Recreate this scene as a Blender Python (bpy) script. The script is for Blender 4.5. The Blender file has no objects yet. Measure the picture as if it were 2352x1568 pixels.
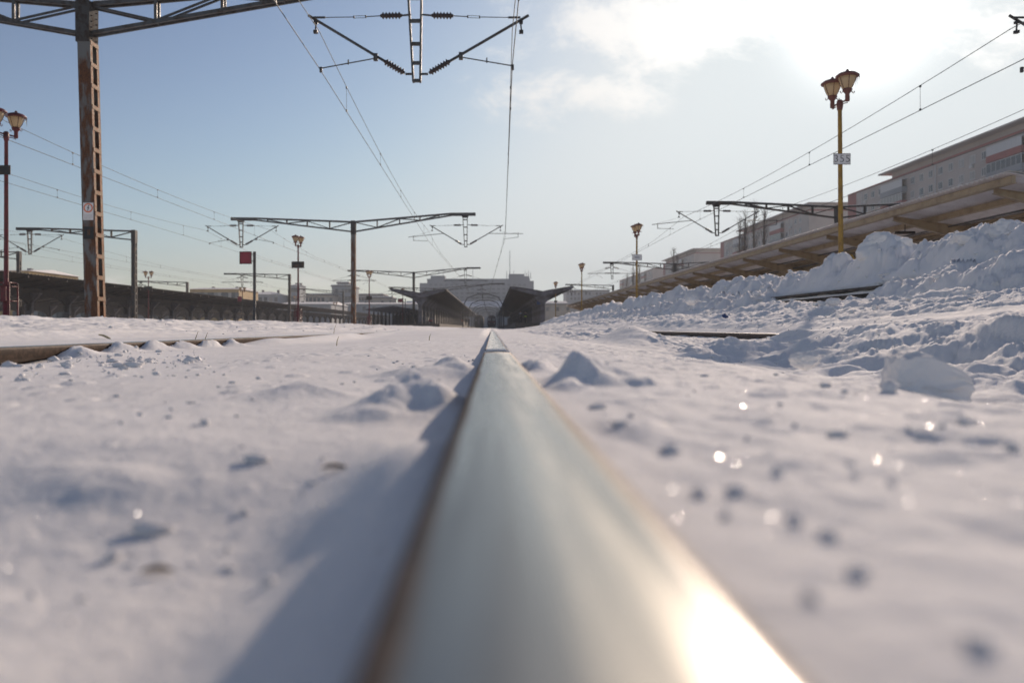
import bpy, math, random
import numpy as np
from mathutils import Vector, noise as mnoise

random.seed(7)
C = bpy.context.scene.collection
R = math.radians
F = 1829.0            # focal length in pixels of a 2352 px wide frame
VX, VY = 1130.0, 753.0
CZ = 0.057

# ------------------------------------------------------------ camera, world, sun, exposure
sc = bpy.context.scene
cam = bpy.data.cameras.new('camera'); camo = bpy.data.objects.new('camera', cam); C.objects.link(camo)
cam.sensor_width = 22.3
cam.lens = F / 2352 * 22.3
camo.location = (0, 0, CZ); camo.rotation_euler = (R(90), 0, 0)
cam.shift_x = (1176 - VX) / 2352
cam.shift_y = -(784 - VY) / 2352
cam.clip_start = 0.01; cam.clip_end = 5000
cam.dof.use_dof = True; cam.dof.focus_distance = 4.6; cam.dof.aperture_fstop = 2.2
cam.dof.aperture_blades = 8
sc.camera = camo
sc.view_settings.view_transform = 'Standard'; sc.view_settings.look = 'None'
sc.view_settings.exposure = 0.0; sc.view_settings.gamma = 1
sc.cycles.use_denoising = True
sc.cycles.sample_clamp_indirect = 4.0
sc.cycles.max_bounces = 8; sc.cycles.diffuse_bounces = 5; sc.cycles.volume_bounces = 0
sc.cycles.use_light_tree = False

SUN = Vector((0.467, 1.0, 0.396)).normalized()
EL = math.asin(SUN.z); AZ = math.atan2(SUN.x, SUN.y)
sun = bpy.data.lights.new('sun', 'SUN'); suno = bpy.data.objects.new('sun', sun); C.objects.link(suno)
sun.energy = 4.7; sun.angle = R(0.53); sun.color = (1.0, 0.81, 0.655)
suno.rotation_euler = SUN.to_track_quat('Z', 'Y').to_euler()

w = bpy.data.worlds.new('World'); sc.world = w; w.use_nodes = True
nt = w.node_tree; nt.nodes.clear()
def N(t, tree, **k):
    n = tree.nodes.new(t)
    for a, b in k.items(): setattr(n, a, b)
    return n
def mth(tree, op, a, b=None, c=None, clamp=False):
    n = N('ShaderNodeMath', tree, operation=op, use_clamp=clamp)
    for i, v in enumerate((a, b, c)):
        if v is None: continue
        if isinstance(v, (int, float)): n.inputs[i].default_value = v
        else: tree.links.new(v, n.inputs[i])
    return n.outputs[0]
def mixc(tree, f, a, b, blend='MIX'):
    n = N('ShaderNodeMix', tree, data_type='RGBA', blend_type=blend)
    for s, v in ((n.inputs[0], f), (n.inputs[6], a), (n.inputs[7], b)):
        if isinstance(v, (int, float)): s.default_value = v
        elif isinstance(v, tuple): s.default_value = (*v, 1) if len(v) == 3 else v
        else: tree.links.new(v, s)
    return n.outputs[2]
def noise_n(tree, vec, scale, detail=4, rough=0.55):
    n = N('ShaderNodeTexNoise', tree); n.inputs['Scale'].default_value = scale
    n.inputs['Detail'].default_value = detail; n.inputs['Roughness'].default_value = rough
    if vec is not None: tree.links.new(vec, n.inputs['Vector'])
    return n.outputs[0]
def mrange(tree, v, a, b, c=0.0, d=1.0, smooth=True):
    n = N('ShaderNodeMapRange', tree, interpolation_type='SMOOTHSTEP' if smooth else 'LINEAR')
    tree.links.new(v, n.inputs[0])
    for i, x in enumerate((a, b, c, d)): n.inputs[i + 1].default_value = x
    return n.outputs[0]
sky = N('ShaderNodeTexSky', nt, sky_type='NISHITA'); sky.sun_disc = False
sky.sun_elevation = EL; sky.sun_rotation = AZ
sky.air_density = 1.0; sky.dust_density = 0.8; sky.ozone_density = 2.2; sky.altitude = 80
SKY = 0.108
tc = N('ShaderNodeTexCoord', nt)
nrm = N('ShaderNodeVectorMath', nt, operation='NORMALIZE'); nt.links.new(tc.outputs['Generated'], nrm.inputs[0])
dt = N('ShaderNodeVectorMath', nt, operation='DOT_PRODUCT'); nt.links.new(nrm.outputs[0], dt.inputs[0])
dt.inputs[1].default_value = SUN
cosang = dt.outputs['Value']
# clouds: ragged patches below the sun, each at its own place in the sky
sx = N('ShaderNodeSeparateXYZ', nt); nt.links.new(nrm.outputs[0], sx.inputs[0])
den = mth(nt, 'MAXIMUM', sx.outputs[1], 0.06)
uu = mth(nt, 'DIVIDE', sx.outputs[0], den); vv = mth(nt, 'DIVIDE', sx.outputs[2], den)
cmb = N('ShaderNodeCombineXYZ', nt); nt.links.new(uu, cmb.inputs[0]); nt.links.new(mth(nt, 'MULTIPLY', vv, 1.5), cmb.inputs[1])
cn = noise_n(nt, cmb.outputs[0], 7.5, 12, 0.66); cn.node.inputs['Distortion'].default_value = 0.25
bl = None
for u0, v0, a_, b_, k_ in ((0.22, 0.375, 0.17, 0.055, 0.85), (0.09, 0.295, 0.10, 0.035, 0.66), (0.62, 0.40, 0.22, 0.06, 0.52), (0.46, 0.455, 0.30, 0.04, 0.32), (-0.35, 0.058, 0.25, 0.012, 0.22)):
    e = mth(nt, 'ADD', mth(nt, 'POWER', mth(nt, 'DIVIDE', mth(nt, 'SUBTRACT', uu, u0), a_), 2.0), mth(nt, 'POWER', mth(nt, 'DIVIDE', mth(nt, 'SUBTRACT', vv, v0), b_), 2.0))
    g_ = mth(nt, 'MULTIPLY', mth(nt, 'EXPONENT', mth(nt, 'MULTIPLY', e, -1.0)), k_)
    bl = g_ if bl is None else mth(nt, 'MAXIMUM', bl, g_)
cm = mrange(nt, mth(nt, 'ADD', mth(nt, 'MULTIPLY', mth(nt, 'SUBTRACT', cn, 0.5), 2.6), bl), 0.12, 0.80)
cm = mth(nt, 'MULTIPLY', cm, mrange(nt, bl, 0.03, 0.16))
fw = mth(nt, 'POWER', mth(nt, 'MAXIMUM', cosang, 0.0), 40)
cb = mth(nt, 'ADD', 1.02, mth(nt, 'MULTIPLY', fw, 0.6))
skys = N('ShaderNodeVectorMath', nt, operation='SCALE'); nt.links.new(sky.outputs[0], skys.inputs[0]); skys.inputs['Scale'].default_value = SKY
sp3 = N('ShaderNodeSeparateColor', nt); nt.links.new(skys.outputs[0], sp3.inputs[0])
cb3 = N('ShaderNodeCombineColor', nt)
for i_, cap in enumerate((0.84, 0.92, 0.95)):     # thin high cloud evens the sky out towards the sun
    x_ = mth(nt, 'MULTIPLY', mth(nt, 'POWER', mth(nt, 'DIVIDE', sp3.outputs[i_], 0.6), 1.6), 0.6)
    nt.links.new(mth(nt, 'DIVIDE', x_, mth(nt, 'POWER', mth(nt, 'ADD', 1.0, mth(nt, 'POWER', mth(nt, 'DIVIDE', x_, cap), 3.0)), 0.3333)), cb3.inputs[i_])
# unseen cloud glow added behind the camera to fill shaded snow and walls
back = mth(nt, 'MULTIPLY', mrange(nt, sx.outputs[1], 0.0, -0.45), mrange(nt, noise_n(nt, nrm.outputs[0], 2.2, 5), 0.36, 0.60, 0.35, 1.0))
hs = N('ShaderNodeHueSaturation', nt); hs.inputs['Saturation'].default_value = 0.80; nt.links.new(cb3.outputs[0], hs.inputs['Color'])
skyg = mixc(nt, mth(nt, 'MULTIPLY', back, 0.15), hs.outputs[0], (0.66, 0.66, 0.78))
ccol = mixc(nt, 1.0, (1.0, 0.97, 0.93), cb, 'MULTIPLY')
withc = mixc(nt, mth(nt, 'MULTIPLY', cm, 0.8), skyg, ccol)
aur = mth(nt, 'ADD', mth(nt, 'MULTIPLY', mth(nt, 'POWER', mth(nt, 'MAXIMUM', cosang, 0.0), 700), 2.0), mth(nt, 'MULTIPLY', mth(nt, 'POWER', mth(nt, 'MAXIMUM', cosang, 0.0), 14), 0.03))
aurc = mixc(nt, 1.0, (1.0, 0.97, 0.92), aur, 'MULTIPLY')
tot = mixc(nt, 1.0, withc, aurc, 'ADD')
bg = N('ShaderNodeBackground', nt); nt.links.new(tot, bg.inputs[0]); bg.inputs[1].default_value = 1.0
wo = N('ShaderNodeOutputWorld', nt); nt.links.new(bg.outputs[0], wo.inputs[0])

# ------------------------------------------------------------ helpers
def at(px, py, Z):
    """point at depth Z seen at pixel (px, py) of the 2352 px wide photograph"""
    return Vector(((px - VX) / F * Z, Z, CZ + (VY - py) / F * Z))

class MB:
    def __init__(s): s.v = []; s.f = []
    def add(s, vs, fs):
        n = len(s.v); s.v += [tuple(v) for v in vs]; s.f += [tuple(i + n for i in f) for f in fs]; return s
    def box(s, a, b):
        (x0, y0, z0), (x1, y1, z1) = a, b
        if x0 > x1: x0, x1 = x1, x0
        if y0 > y1: y0, y1 = y1, y0
        if z0 > z1: z0, z1 = z1, z0
        return s.add([(x0,y0,z0),(x1,y0,z0),(x1,y1,z0),(x0,y1,z0),(x0,y0,z1),(x1,y0,z1),(x1,y1,z1),(x0,y1,z1)],
                     [(0,3,2,1),(4,5,6,7),(0,1,5,4),(1,2,6,5),(2,3,7,6),(3,0,4,7)])
    def bar(s, p, q, wy, wz):
        """box beam from p to q; wy across the horizontal, wz the other way"""
        p, q = Vector(p), Vector(q); d = (q - p).normalized()
        up = Vector((0, 0, 1)) if abs(d.z) < 0.95 else Vector((1, 0, 0))
        sx = d.cross(up).normalized(); sz = sx.cross(d).normalized()
        vs = []
        for c in (p, q):
            for a, b in ((-1,-1),(1,-1),(1,1),(-1,1)): vs.append(c + sx * a * wy / 2 + sz * b * wz / 2)
        return s.add(vs, [(0,1,2,3),(7,6,5,4),(0,4,5,1),(1,5,6,2),(2,6,7,3),(3,7,4,0)])
    def path(s, pts, r, n=8, cap=True):
        pts = [Vector(p) for p in pts]; m = len(pts)
        rs = r if isinstance(r, (list, tuple)) else [r] * m
        ref = Vector((0, 0, 1)); base = len(s.v); vs = []
        for i, p in enumerate(pts):
            d = (pts[min(i + 1, m - 1)] - pts[max(i - 1, 0)]).normalized()
            if abs(d.dot(ref)) > 0.97: ref = Vector((1, 0, 0.02)).normalized()
            a = d.cross(ref).normalized(); b = d.cross(a).normalized()
            for k in range(n):
                t = 2 * math.pi * k / n
                vs.append(p + (a * math.cos(t) + b * math.sin(t)) * rs[i])
        fs = []
        for i in range(m - 1):
            for k in range(n):
                k2 = (k + 1) % n
                fs.append((i*n+k, i*n+k2, (i+1)*n+k2, (i+1)*n+k))
        if cap: fs.append(tuple(range(n))); fs.append(tuple((m-1)*n + k for k in reversed(range(n))))
        return s.add(vs, fs)
    def lathe(s, c, prof, n=20):
        c = Vector(c); vs = []; fs = []; m = len(prof)
        for r, z in prof:
            for k in range(n):
                t = 2 * math.pi * k / n; vs.append(c + Vector((r * math.cos(t), r * math.sin(t), z)))
        for i in range(m - 1):
            for k in range(n):
                k2 = (k + 1) % n; fs.append((i*n+k, i*n+k2, (i+1)*n+k2, (i+1)*n+k))
        fs.append(tuple(reversed(range(n)))); fs.append(tuple((m-1)*n + k for k in range(n)))
        return s.add(vs, fs)
    def prism(s, poly, y0, y1):
        """polygon in x, z pushed along y"""
        n = len(poly)
        vs = [(x, y0, z) for x, z in poly] + [(x, y1, z) for x, z in poly]
        fs = [tuple(range(n)), tuple(reversed(range(n, 2 * n)))]
        fs += [(i, i + n, (i + 1) % n + n, (i + 1) % n) for i in range(n)]
        return s.add(vs, fs)
    def build(s, name, mat, parent=None, smooth=False):
        me = bpy.data.meshes.new(name); me.from_pydata(s.v, [], s.f); me.update()
        if smooth: me.polygons.foreach_set('use_smooth', [True] * len(me.polygons))
        me.materials.append(mat)
        o = bpy.data.objects.new(name, me); C.objects.link(o)
        if parent: o.parent = parent
        return o
def fixnorm(o):
    import bmesh
    bm = bmesh.new(); bm.from_mesh(o.data); bmesh.ops.recalc_face_normals(bm, faces=bm.faces); bm.to_mesh(o.data); bm.free(); return o
def tag(o, label=None, cat=None, group=None, kind=None):
    if label: o['label'] = label
    if cat: o['category'] = cat
    if group: o['group'] = group
    if kind: o['kind'] = kind
    return o
def empty(name, loc, rz=0.0):
    o = bpy.data.objects.new(name, None); C.objects.link(o); o.location = loc; o.rotation_euler = (0, 0, rz)
    o.empty_display_size = 0.3; return o
def share(o, name, parent, loc=(0, 0, 0), rz=0):
    c = o.copy(); c.name = name; C.objects.link(c); c.parent = parent; c.location = loc; c.rotation_euler = (0, 0, rz); return c

# ------------------------------------------------------------ materials
def mat(name, col, rough=0.6, metal=0.0, col2=None, scale=6.0, lo=0.42, hi=0.62, bump=0.0, bscale=40, coat=0, stretch=None, detail=6, spec=0.5):
    m = bpy.data.materials.new(name); m.use_nodes = True; t = m.node_tree
    b = t.nodes['Principled BSDF']
    b.inputs['Roughness'].default_value = rough; b.inputs['Metallic'].default_value = metal
    b.inputs['Specular IOR Level'].default_value = spec
    b.inputs['Base Color'].default_value = (*col, 1)
    tcx = N('ShaderNodeTexCoord', t); vec = tcx.outputs['Object']
    if stretch:
        mpp = N('ShaderNodeMapping', t); mpp.inputs['Scale'].default_value = stretch; t.links.new(vec, mpp.inputs[0]); vec = mpp.outputs[0]
    if col2:
        nn = noise_n(t, vec, scale, detail, 0.6)
        f = mrange(t, nn, lo, hi)
        t.links.new(mixc(t, f, col, col2), b.inputs['Base Color'])
        n2 = noise_n(t, vec, scale * 5, 4)
        t.links.new(mrange(t, n2, 0.3, 0.7, max(0.05, rough - 0.15), min(1, rough + 0.15)), b.inputs['Roughness'])
    if bump:
        bn = N('ShaderNodeBump', t); bn.inputs['Strength'].default_value = bump; bn.inputs['Distance'].default_value = 0.01
        t.links.new(noise_n(t, vec, bscale, 5), bn.inputs['Height']); t.links.new(bn.outputs[0], b.inputs['Normal'])
    return m
M = {}
M['steel'] = mat('galvanised_steel', (0.085, 0.087, 0.088), 0.6, 0.2, (0.055, 0.043, 0.035), 5, 0.45, 0.65, 0.3)
M['headsteel'] = mat('shaded_head_plate', (0.075, 0.075, 0.075), 0.9, 0, (0.05, 0.04, 0.035), 6, spec=0.1)  # darker, duller steel stands in for the gusset's shade
M['darksteel'] = mat('dark_steel', (0.03, 0.028, 0.027), 0.6, 0.2, (0.09, 0.05, 0.03), 4, 0.5, 0.7, 0.2)
M['porcelain'] = mat('brown_porcelain', (0.045, 0.03, 0.028), 0.25)
M['redpaint'] = mat('red_paint', (0.13, 0.008, 0.015), 0.5, 0, (0.065, 0.01, 0.01), 7)
M['signred'] = mat('sign_red', (0.28, 0.02, 0.04), 0.5, 0, (0.2, 0.015, 0.03), 3)
M['yellow'] = mat('yellow_paint', (0.36, 0.215, 0.035), 0.55, 0, (0.24, 0.14, 0.04), 6)
M['redbrown'] = mat('red_brown_paint', (0.17, 0.06, 0.045), 0.5)
M['white'] = mat('white_enamel', (0.80, 0.76, 0.74), 0.4)
M['black'] = mat('black_letters', (0.02, 0.02, 0.022), 0.5)
M['orange'] = mat('orange_ring', (0.75, 0.16, 0.04), 0.5)
M['wire'] = mat('wire_copper', (0.05, 0.055, 0.055), 0.6, 0.2)
M['cream'] = mat('cream_beam', (0.40, 0.30, 0.19), 0.6, 0, (0.28, 0.20, 0.13), 3, 0.45, 0.7, 0.2)
M['sheet'] = mat('corrugated_sheet', (0.80, 0.75, 0.72), 0.6, 0.0, (0.68, 0.62, 0.59), 1.5)
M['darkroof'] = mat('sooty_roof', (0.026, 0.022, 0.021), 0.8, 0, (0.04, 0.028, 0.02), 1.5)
M['darkfascia'] = mat('dark_fascia', (0.13, 0.12, 0.135), 0.7, 0, (0.06, 0.05, 0.05), 1.5)
M['concrete'] = mat('platform_concrete', (0.10, 0.085, 0.07), 0.85, 0, (0.05, 0.042, 0.036), 5, bump=0.6, bscale=30)
M['plaster'] = mat('grey_plaster', (0.48, 0.44, 0.41), 0.85, 0, (0.42, 0.38, 0.355), 0.15, bump=0.1)
M['redplaster'] = mat('red_plaster', (0.36, 0.14, 0.13), 0.85, 0, (0.30, 0.13, 0.12), 0.4)
M['winframe'] = mat('window_frame_white', (0.55, 0.55, 0.55), 0.5)
M['glass'] = mat('window_glass', (0.06, 0.075, 0.09), 0.08)
def curtains(m):
    t = m.node_tree; b = t.nodes['Principled BSDF']; oi = N('ShaderNodeObjectInfo', t)
    t.links.new(mixc(t, mrange(t, oi.outputs['Random'], 0.35, 0.95), (0.045, 0.055, 0.07), (0.34, 0.33, 0.31)), b.inputs['Base Color'])
    t.links.new(mrange(t, oi.outputs['Random'], 0.0, 1.0, 0.06, 0.35), b.inputs['Roughness'])
curtains(M['glass'])
M['farwall'] = mat('far_concrete', (0.33, 0.35, 0.37), 0.85, 0, (0.28, 0.30, 0.32), 0.06)
M['yellowwall'] = mat('yellow_plaster', (0.45, 0.31, 0.13), 0.8, 0, (0.36, 0.24, 0.1), 0.3)
M['beigewall'] = mat('beige_plaster', (0.40, 0.35, 0.29), 0.8, 0, (0.3, 0.27, 0.23), 0.3)
M['bark'] = mat('poplar_bark', (0.12, 0.095, 0.08), 0.9, 0, (0.08, 0.06, 0.05), 3)
M['jacket'] = mat('dark_jacket', (0.02, 0.022, 0.035), 0.8); M['skin'] = mat('skin', (0.42, 0.25, 0.19), 0.6)
M['trousers'] = mat('dark_trousers', (0.015, 0.015, 0.02), 0.85)
M['band'] = mat('pale_blue_band', (0.55, 0.62, 0.75), 0.6); M['vest'] = mat('yellow_green_vest', (0.45, 0.62, 0.05), 0.6)
M['orangevest'] = mat('orange_vest', (0.65, 0.12, 0.03), 0.6)
M['blue'] = mat('blue_enamel', (0.015, 0.05, 0.17), 0.4)
M['hazyglass'] = mat('hazy_windows', (0.20, 0.22, 0.24), 0.4)  # distance haze is put into this paler window colour
M['straw'] = mat('dry_straw', (0.45, 0.38, 0.25), 0.8)
M['leaf'] = mat('brown_leaf_and_shadow', (0.10, 0.045, 0.02), 0.8, 0, (0.05, 0.025, 0.015), 200)
M['loco'] = mat('sooty_red_paint', (0.045, 0.018, 0.022), 0.5, 0, (0.02, 0.016, 0.018), 2)

def rust_mat():
    m = bpy.data.materials.new('rusty_mast_paint'); m.use_nodes = True; t = m.node_tree; b = t.nodes['Principled BSDF']
    tcx = N('ShaderNodeTexCoord', t); v = tcx.outputs['Object']
    mpp = N('ShaderNodeMapping', t); mpp.inputs['Scale'].default_value = (1, 1, 0.28); t.links.new(v, mpp.inputs[0])
    a = noise_n(t, mpp.outputs[0], 5.5, 8, 0.65); c = noise_n(t, v, 38, 5, 0.6)
    sp = N('ShaderNodeSeparateXYZ', t); t.links.new(v, sp.inputs[0])
    # grey primer survives at the top of the mast, rust has eaten the rest
    top = mrange(t, sp.outputs[2], 6.2, 7.2, 0.0, -0.32)
    f = mrange(t, mth(t, 'ADD', a, top), 0.40, 0.56)
    rust = mixc(t, mrange(t, c, 0.38, 0.62), (0.055, 0.022, 0.010), (0.15, 0.055, 0.018))
    t.links.new(mixc(t, f, (0.15, 0.15, 0.145), rust), b.inputs['Base Color'])
    b.inputs['Roughness'].default_value = 0.8
    bn = N('ShaderNodeBump', t); bn.inputs['Strength'].default_value = 0.5; bn.inputs['Distance'].default_value = 0.01
    t.links.new(c, bn.inputs['Height']); t.links.new(bn.outputs[0], b.inputs['Normal'])
    return m
M['rust'] = rust_mat()
M['rustbatten'] = mat('rusty_batten', (0.21, 0.08, 0.026), 0.75, 0, (0.20, 0.14, 0.085), 9, bump=0.4)

def snow_mat(name, fine=True):
    m = bpy.data.materials.new(name); m.use_nodes = True; t = m.node_tree; b = t.nodes['Principled BSDF']
    b.inputs['Roughness'].default_value = 0.85; b.inputs['Specular IOR Level'].default_value = 0.06
    tcx = N('ShaderNodeTexCoord', t); v = tcx.outputs['Object']
    base = mixc(t, mrange(t, noise_n(t, v, 1.3, 5), 0.35, 0.7), (0.81, 0.795, 0.785), (0.87, 0.855, 0.845))
    if fine:
        # grains of dirt and grit on top of the snow
        vo = N('ShaderNodeTexVoronoi', t); vo.inputs['Scale'].default_value = 26; t.links.new(v, vo.inputs['Vector'])
        d1 = mrange(t, vo.outputs['Distance'], 0.035, 0.07, 1, 0)
        d2 = mrange(t, noise_n(t, v, 3.1, 3), 0.56, 0.62)
        base = mixc(t, mth(t, 'MULTIPLY', mth(t, 'MULTIPLY', d1, d2), 0.8), base, (0.16, 0.11, 0.07))
        b.inputs['Subsurface Weight'].default_value = 0.2
        b.inputs['Subsurface Radius'].default_value = (0.02, 0.022, 0.028); b.inputs['Subsurface Scale'].default_value = 0.6
    t.links.new(base, b.inputs['Base Color'])
    bn = N('ShaderNodeBump', t); bn.inputs['Strength'].default_value = 0.55; bn.inputs['Distance'].default_value = 0.006
    h = mth(t, 'ADD', noise_n(t, v, 55, 6, 0.65), mth(t, 'MULTIPLY', noise_n(t, v, 260, 3, 0.6), 0.35))
    t.links.new(h, bn.inputs['Height']); t.links.new(bn.outputs[0], b.inputs['Normal'])
    return m
M['snow'] = snow_mat('trackside_snow'); M['roofsnow'] = snow_mat('roof_snow', False)

def rail_mat(frost):
    m = bpy.data.materials.new('rail_steel_frosted' if frost else 'rail_steel'); m.use_nodes = True; t = m.node_tree; b = t.nodes['Principled BSDF']
    ge = N('ShaderNodeNewGeometry', t); sp = N('ShaderNodeSeparateXYZ', t); t.links.new(ge.outputs['Normal'], sp.inputs[0])
    tcx = N('ShaderNodeTexCoord', t); v = tcx.outputs['Object']
    po = N('ShaderNodeSeparateXYZ', t); t.links.new(v, po.inputs[0])
    mpp = N('ShaderNodeMapping', t); mpp.inputs['Scale'].default_value = (60, 3, 60); t.links.new(v, mpp.inputs[0])
    streak = noise_n(t, mpp.outputs[0], 1.0, 5, 0.6); c = noise_n(t, v, 60, 5, 0.6)
    # polished running band on top of the head, rust everywhere the wheels do not touch
    edge = mrange(t, mth(t, 'ADD', mth(t, 'ABSOLUTE', po.outputs[0]), mth(t, 'MULTIPLY', streak, 0.006)), 0.0335, 0.0385, 1.0, 0.0)
    pol = mth(t, 'MULTIPLY', mrange(t, sp.outputs[2], 0.80, 0.93), edge)
    worn = mixc(t, mrange(t, streak, 0.35, 0.65), (0.25, 0.238, 0.215), (0.32, 0.308, 0.28))
    rust = mixc(t, mrange(t, c, 0.4, 0.6), (0.055, 0.036, 0.024), (0.105, 0.068, 0.045))
    mp4 = N('ShaderNodeMapping', t); mp4.inputs['Scale'].default_value = (70, 1.6, 70); t.links.new(v, mp4.inputs[0])
    film = mrange(t, noise_n(t, mp4.outputs[0], 1.0, 5, 0.65), 0.46, 0.72, 0.0, 0.35)
    worn = mixc(t, film, worn, (0.17, 0.155, 0.13))
    col = mixc(t, pol, rust, worn)
    met = mth(t, 'MULTIPLY', pol, 0.95)
    rgh = mth(t, 'ADD', mth(t, 'ADD', mth(t, 'MULTIPLY', film, 0.25), mth(t, 'MULTIPLY', mth(t, 'SUBTRACT', 1.0, pol), 0.45)), mrange(t, streak, 0.3, 0.7, 0.22, 0.33))
    if frost:
        fr = mth(t, 'MULTIPLY', mrange(t, noise_n(t, v, 110, 4, 0.7), 0.50, 0.60), mrange(t, sp.outputs[2], 0.2, 0.6, 0.25, 0.8))
        col = mixc(t, fr, col, (0.78, 0.79, 0.8)); met = mth(t, 'MULTIPLY', met, mth(t, 'SUBTRACT', 1.0, fr)); rgh = mth(t, 'MAXIMUM', rgh, mth(t, 'MULTIPLY', fr, 0.8))
    t.links.new(col, b.inputs['Base Color']); t.links.new(met, b.inputs['Metallic']); t.links.new(rgh, b.inputs['Roughness'])
    b.inputs['Anisotropic'].default_value = 0.5
    bn = N('ShaderNodeBump', t); bn.inputs['Strength'].default_value = 0.10; bn.inputs['Distance'].default_value = 0.002
    t.links.new(streak, bn.inputs['Height']); t.links.new(bn.outputs[0], b.inputs['Normal'])
    return m
M['rail'] = rail_mat(False); M['railfrost'] = rail_mat(True)

def leafy_glass():
    m = bpy.data.materials.new('amber_lamp_glass'); m.use_nodes = True; t = m.node_tree; b = t.nodes['Principled BSDF']
    b.inputs['Base Color'].default_value = (0.80, 0.66, 0.45, 1); b.inputs['Roughness'].default_value = 0.45
    tr = N('ShaderNodeBsdfTranslucent', t); tr.inputs[0].default_value = (0.85, 0.71, 0.5, 1)
    mx = N('ShaderNodeMixShader', t); mx.inputs[0].default_value = 0.6
    t.links.new(b.outputs[0], mx.inputs[1]); t.links.new(tr.outputs[0], mx.inputs[2]); t.links.new(mx.outputs[0], t.nodes['Material Output'].inputs[0])
    return m
M['amber'] = leafy_glass()
ice = bpy.data.materials.new('clear_ice'); ice.use_nodes = True
_b = ice.node_tree.nodes['Principled BSDF']; _b.inputs['Transmission Weight'].default_value = 0.9; _b.inputs['Roughness'].default_value = 0.06; _b.inputs['IOR'].default_value = 1.31; _b.inputs['Base Color'].default_value = (0.95, 0.97, 1, 1)
M['ice'] = ice
glint = bpy.data.materials.new('ice_crystal'); glint.use_nodes = True
_b = glint.node_tree.nodes['Principled BSDF']; _b.inputs['Base Color'].default_value = (0.95, 0.95, 0.95, 1); _b.inputs['Metallic'].default_value = 1.0; _b.inputs['Roughness'].default_value = 0.27
M['glint'] = glint

# ------------------------------------------------------------ noise for the snow
rng = np.random.RandomState(3)
PERM = rng.permutation(4096); GA = rng.rand(4096) * 2 * np.pi; JX = rng.rand(4096); JY = rng.rand(4096); JR = rng.rand(4096)
def hsh(ix, iy): return PERM[(ix + PERM[iy & 4095]) & 4095]
def perlin(x, y):
    ix = np.floor(x).astype(np.int64); iy = np.floor(y).astype(np.int64); fx = x - ix; fy = y - iy
    u = fx**3 * (fx * (fx * 6 - 15) + 10); v = fy**3 * (fy * (fy * 6 - 15) + 10)
    def g(a, b):
        t = GA[hsh(ix + a, iy + b)]; return np.cos(t) * (fx - a) + np.sin(t) * (fy - b)
    return ((g(0,0) * (1-u) + g(1,0) * u) * (1-v) + (g(0,1) * (1-u) + g(1,1) * u) * v) * 1.5
def fbm(x, y, o=4, gain=0.5):
    s = 0; a = 1
    for i in range(o): s = s + a * perlin(x + 17.3 * i, y - 9.1 * i); x = x * 2.03; y = y * 2.03; a *= gain
    return s
def lumps(x, y, density=0.7):
    """rounded clods: the highest of the domes seeded one per cell"""
    ix = np.floor(x).astype(np.int64); iy = np.floor(y).astype(np.int64); best = np.zeros_like(x)
    for a in (-1, 0, 1):
        for b in (-1, 0, 1):
            h = hsh(ix + a, iy + b)
            dx = x - (ix + a + JX[h]); dy = y - (iy + b + JY[h])
            r = 0.25 + 0.6 * JR[(h * 7 + 5) & 4095]
            on = (JR[h] < density)
            d = 1 - (dx * dx + dy * dy) / (r * r)
            best = np.maximum(best, np.where(on & (d > 0), np.sqrt(np.maximum(d, 0)) * r, 0))
    return best
def ss(a, b, t):
    t = np.clip((t - a) / (b - a), 0, 1); return t * t * (3 - 2 * t)
def gauss(X, Y, cx, cy, rx, ry, h): return h * np.exp(-(((X - cx) / rx) ** 2 + ((Y - cy) / ry) ** 2))
RX = 0.0153
def blob(X, Y, cx, cy, rx, ry, h):
    wx = X + rx * 0.55 * perlin(X / rx * 0.55 + cx * 91, Y / ry * 0.55); wy = Y + ry * 0.55 * perlin(X / rx * 0.55 + 7.7, Y / ry * 0.55 + cy * 37)
    q = ((wx - cx) / rx) ** 2 + ((wy - cy) / ry) ** 2
    return h * np.exp(-(q ** 1.15)) * (1 + 0.20 * fbm(X / rx * 1.1 + 2, Y / ry * 1.1, 3, 0.5))
def rail_z(Y): return -0.0050 * np.minimum(np.maximum(Y, -1), 3.2)

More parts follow.
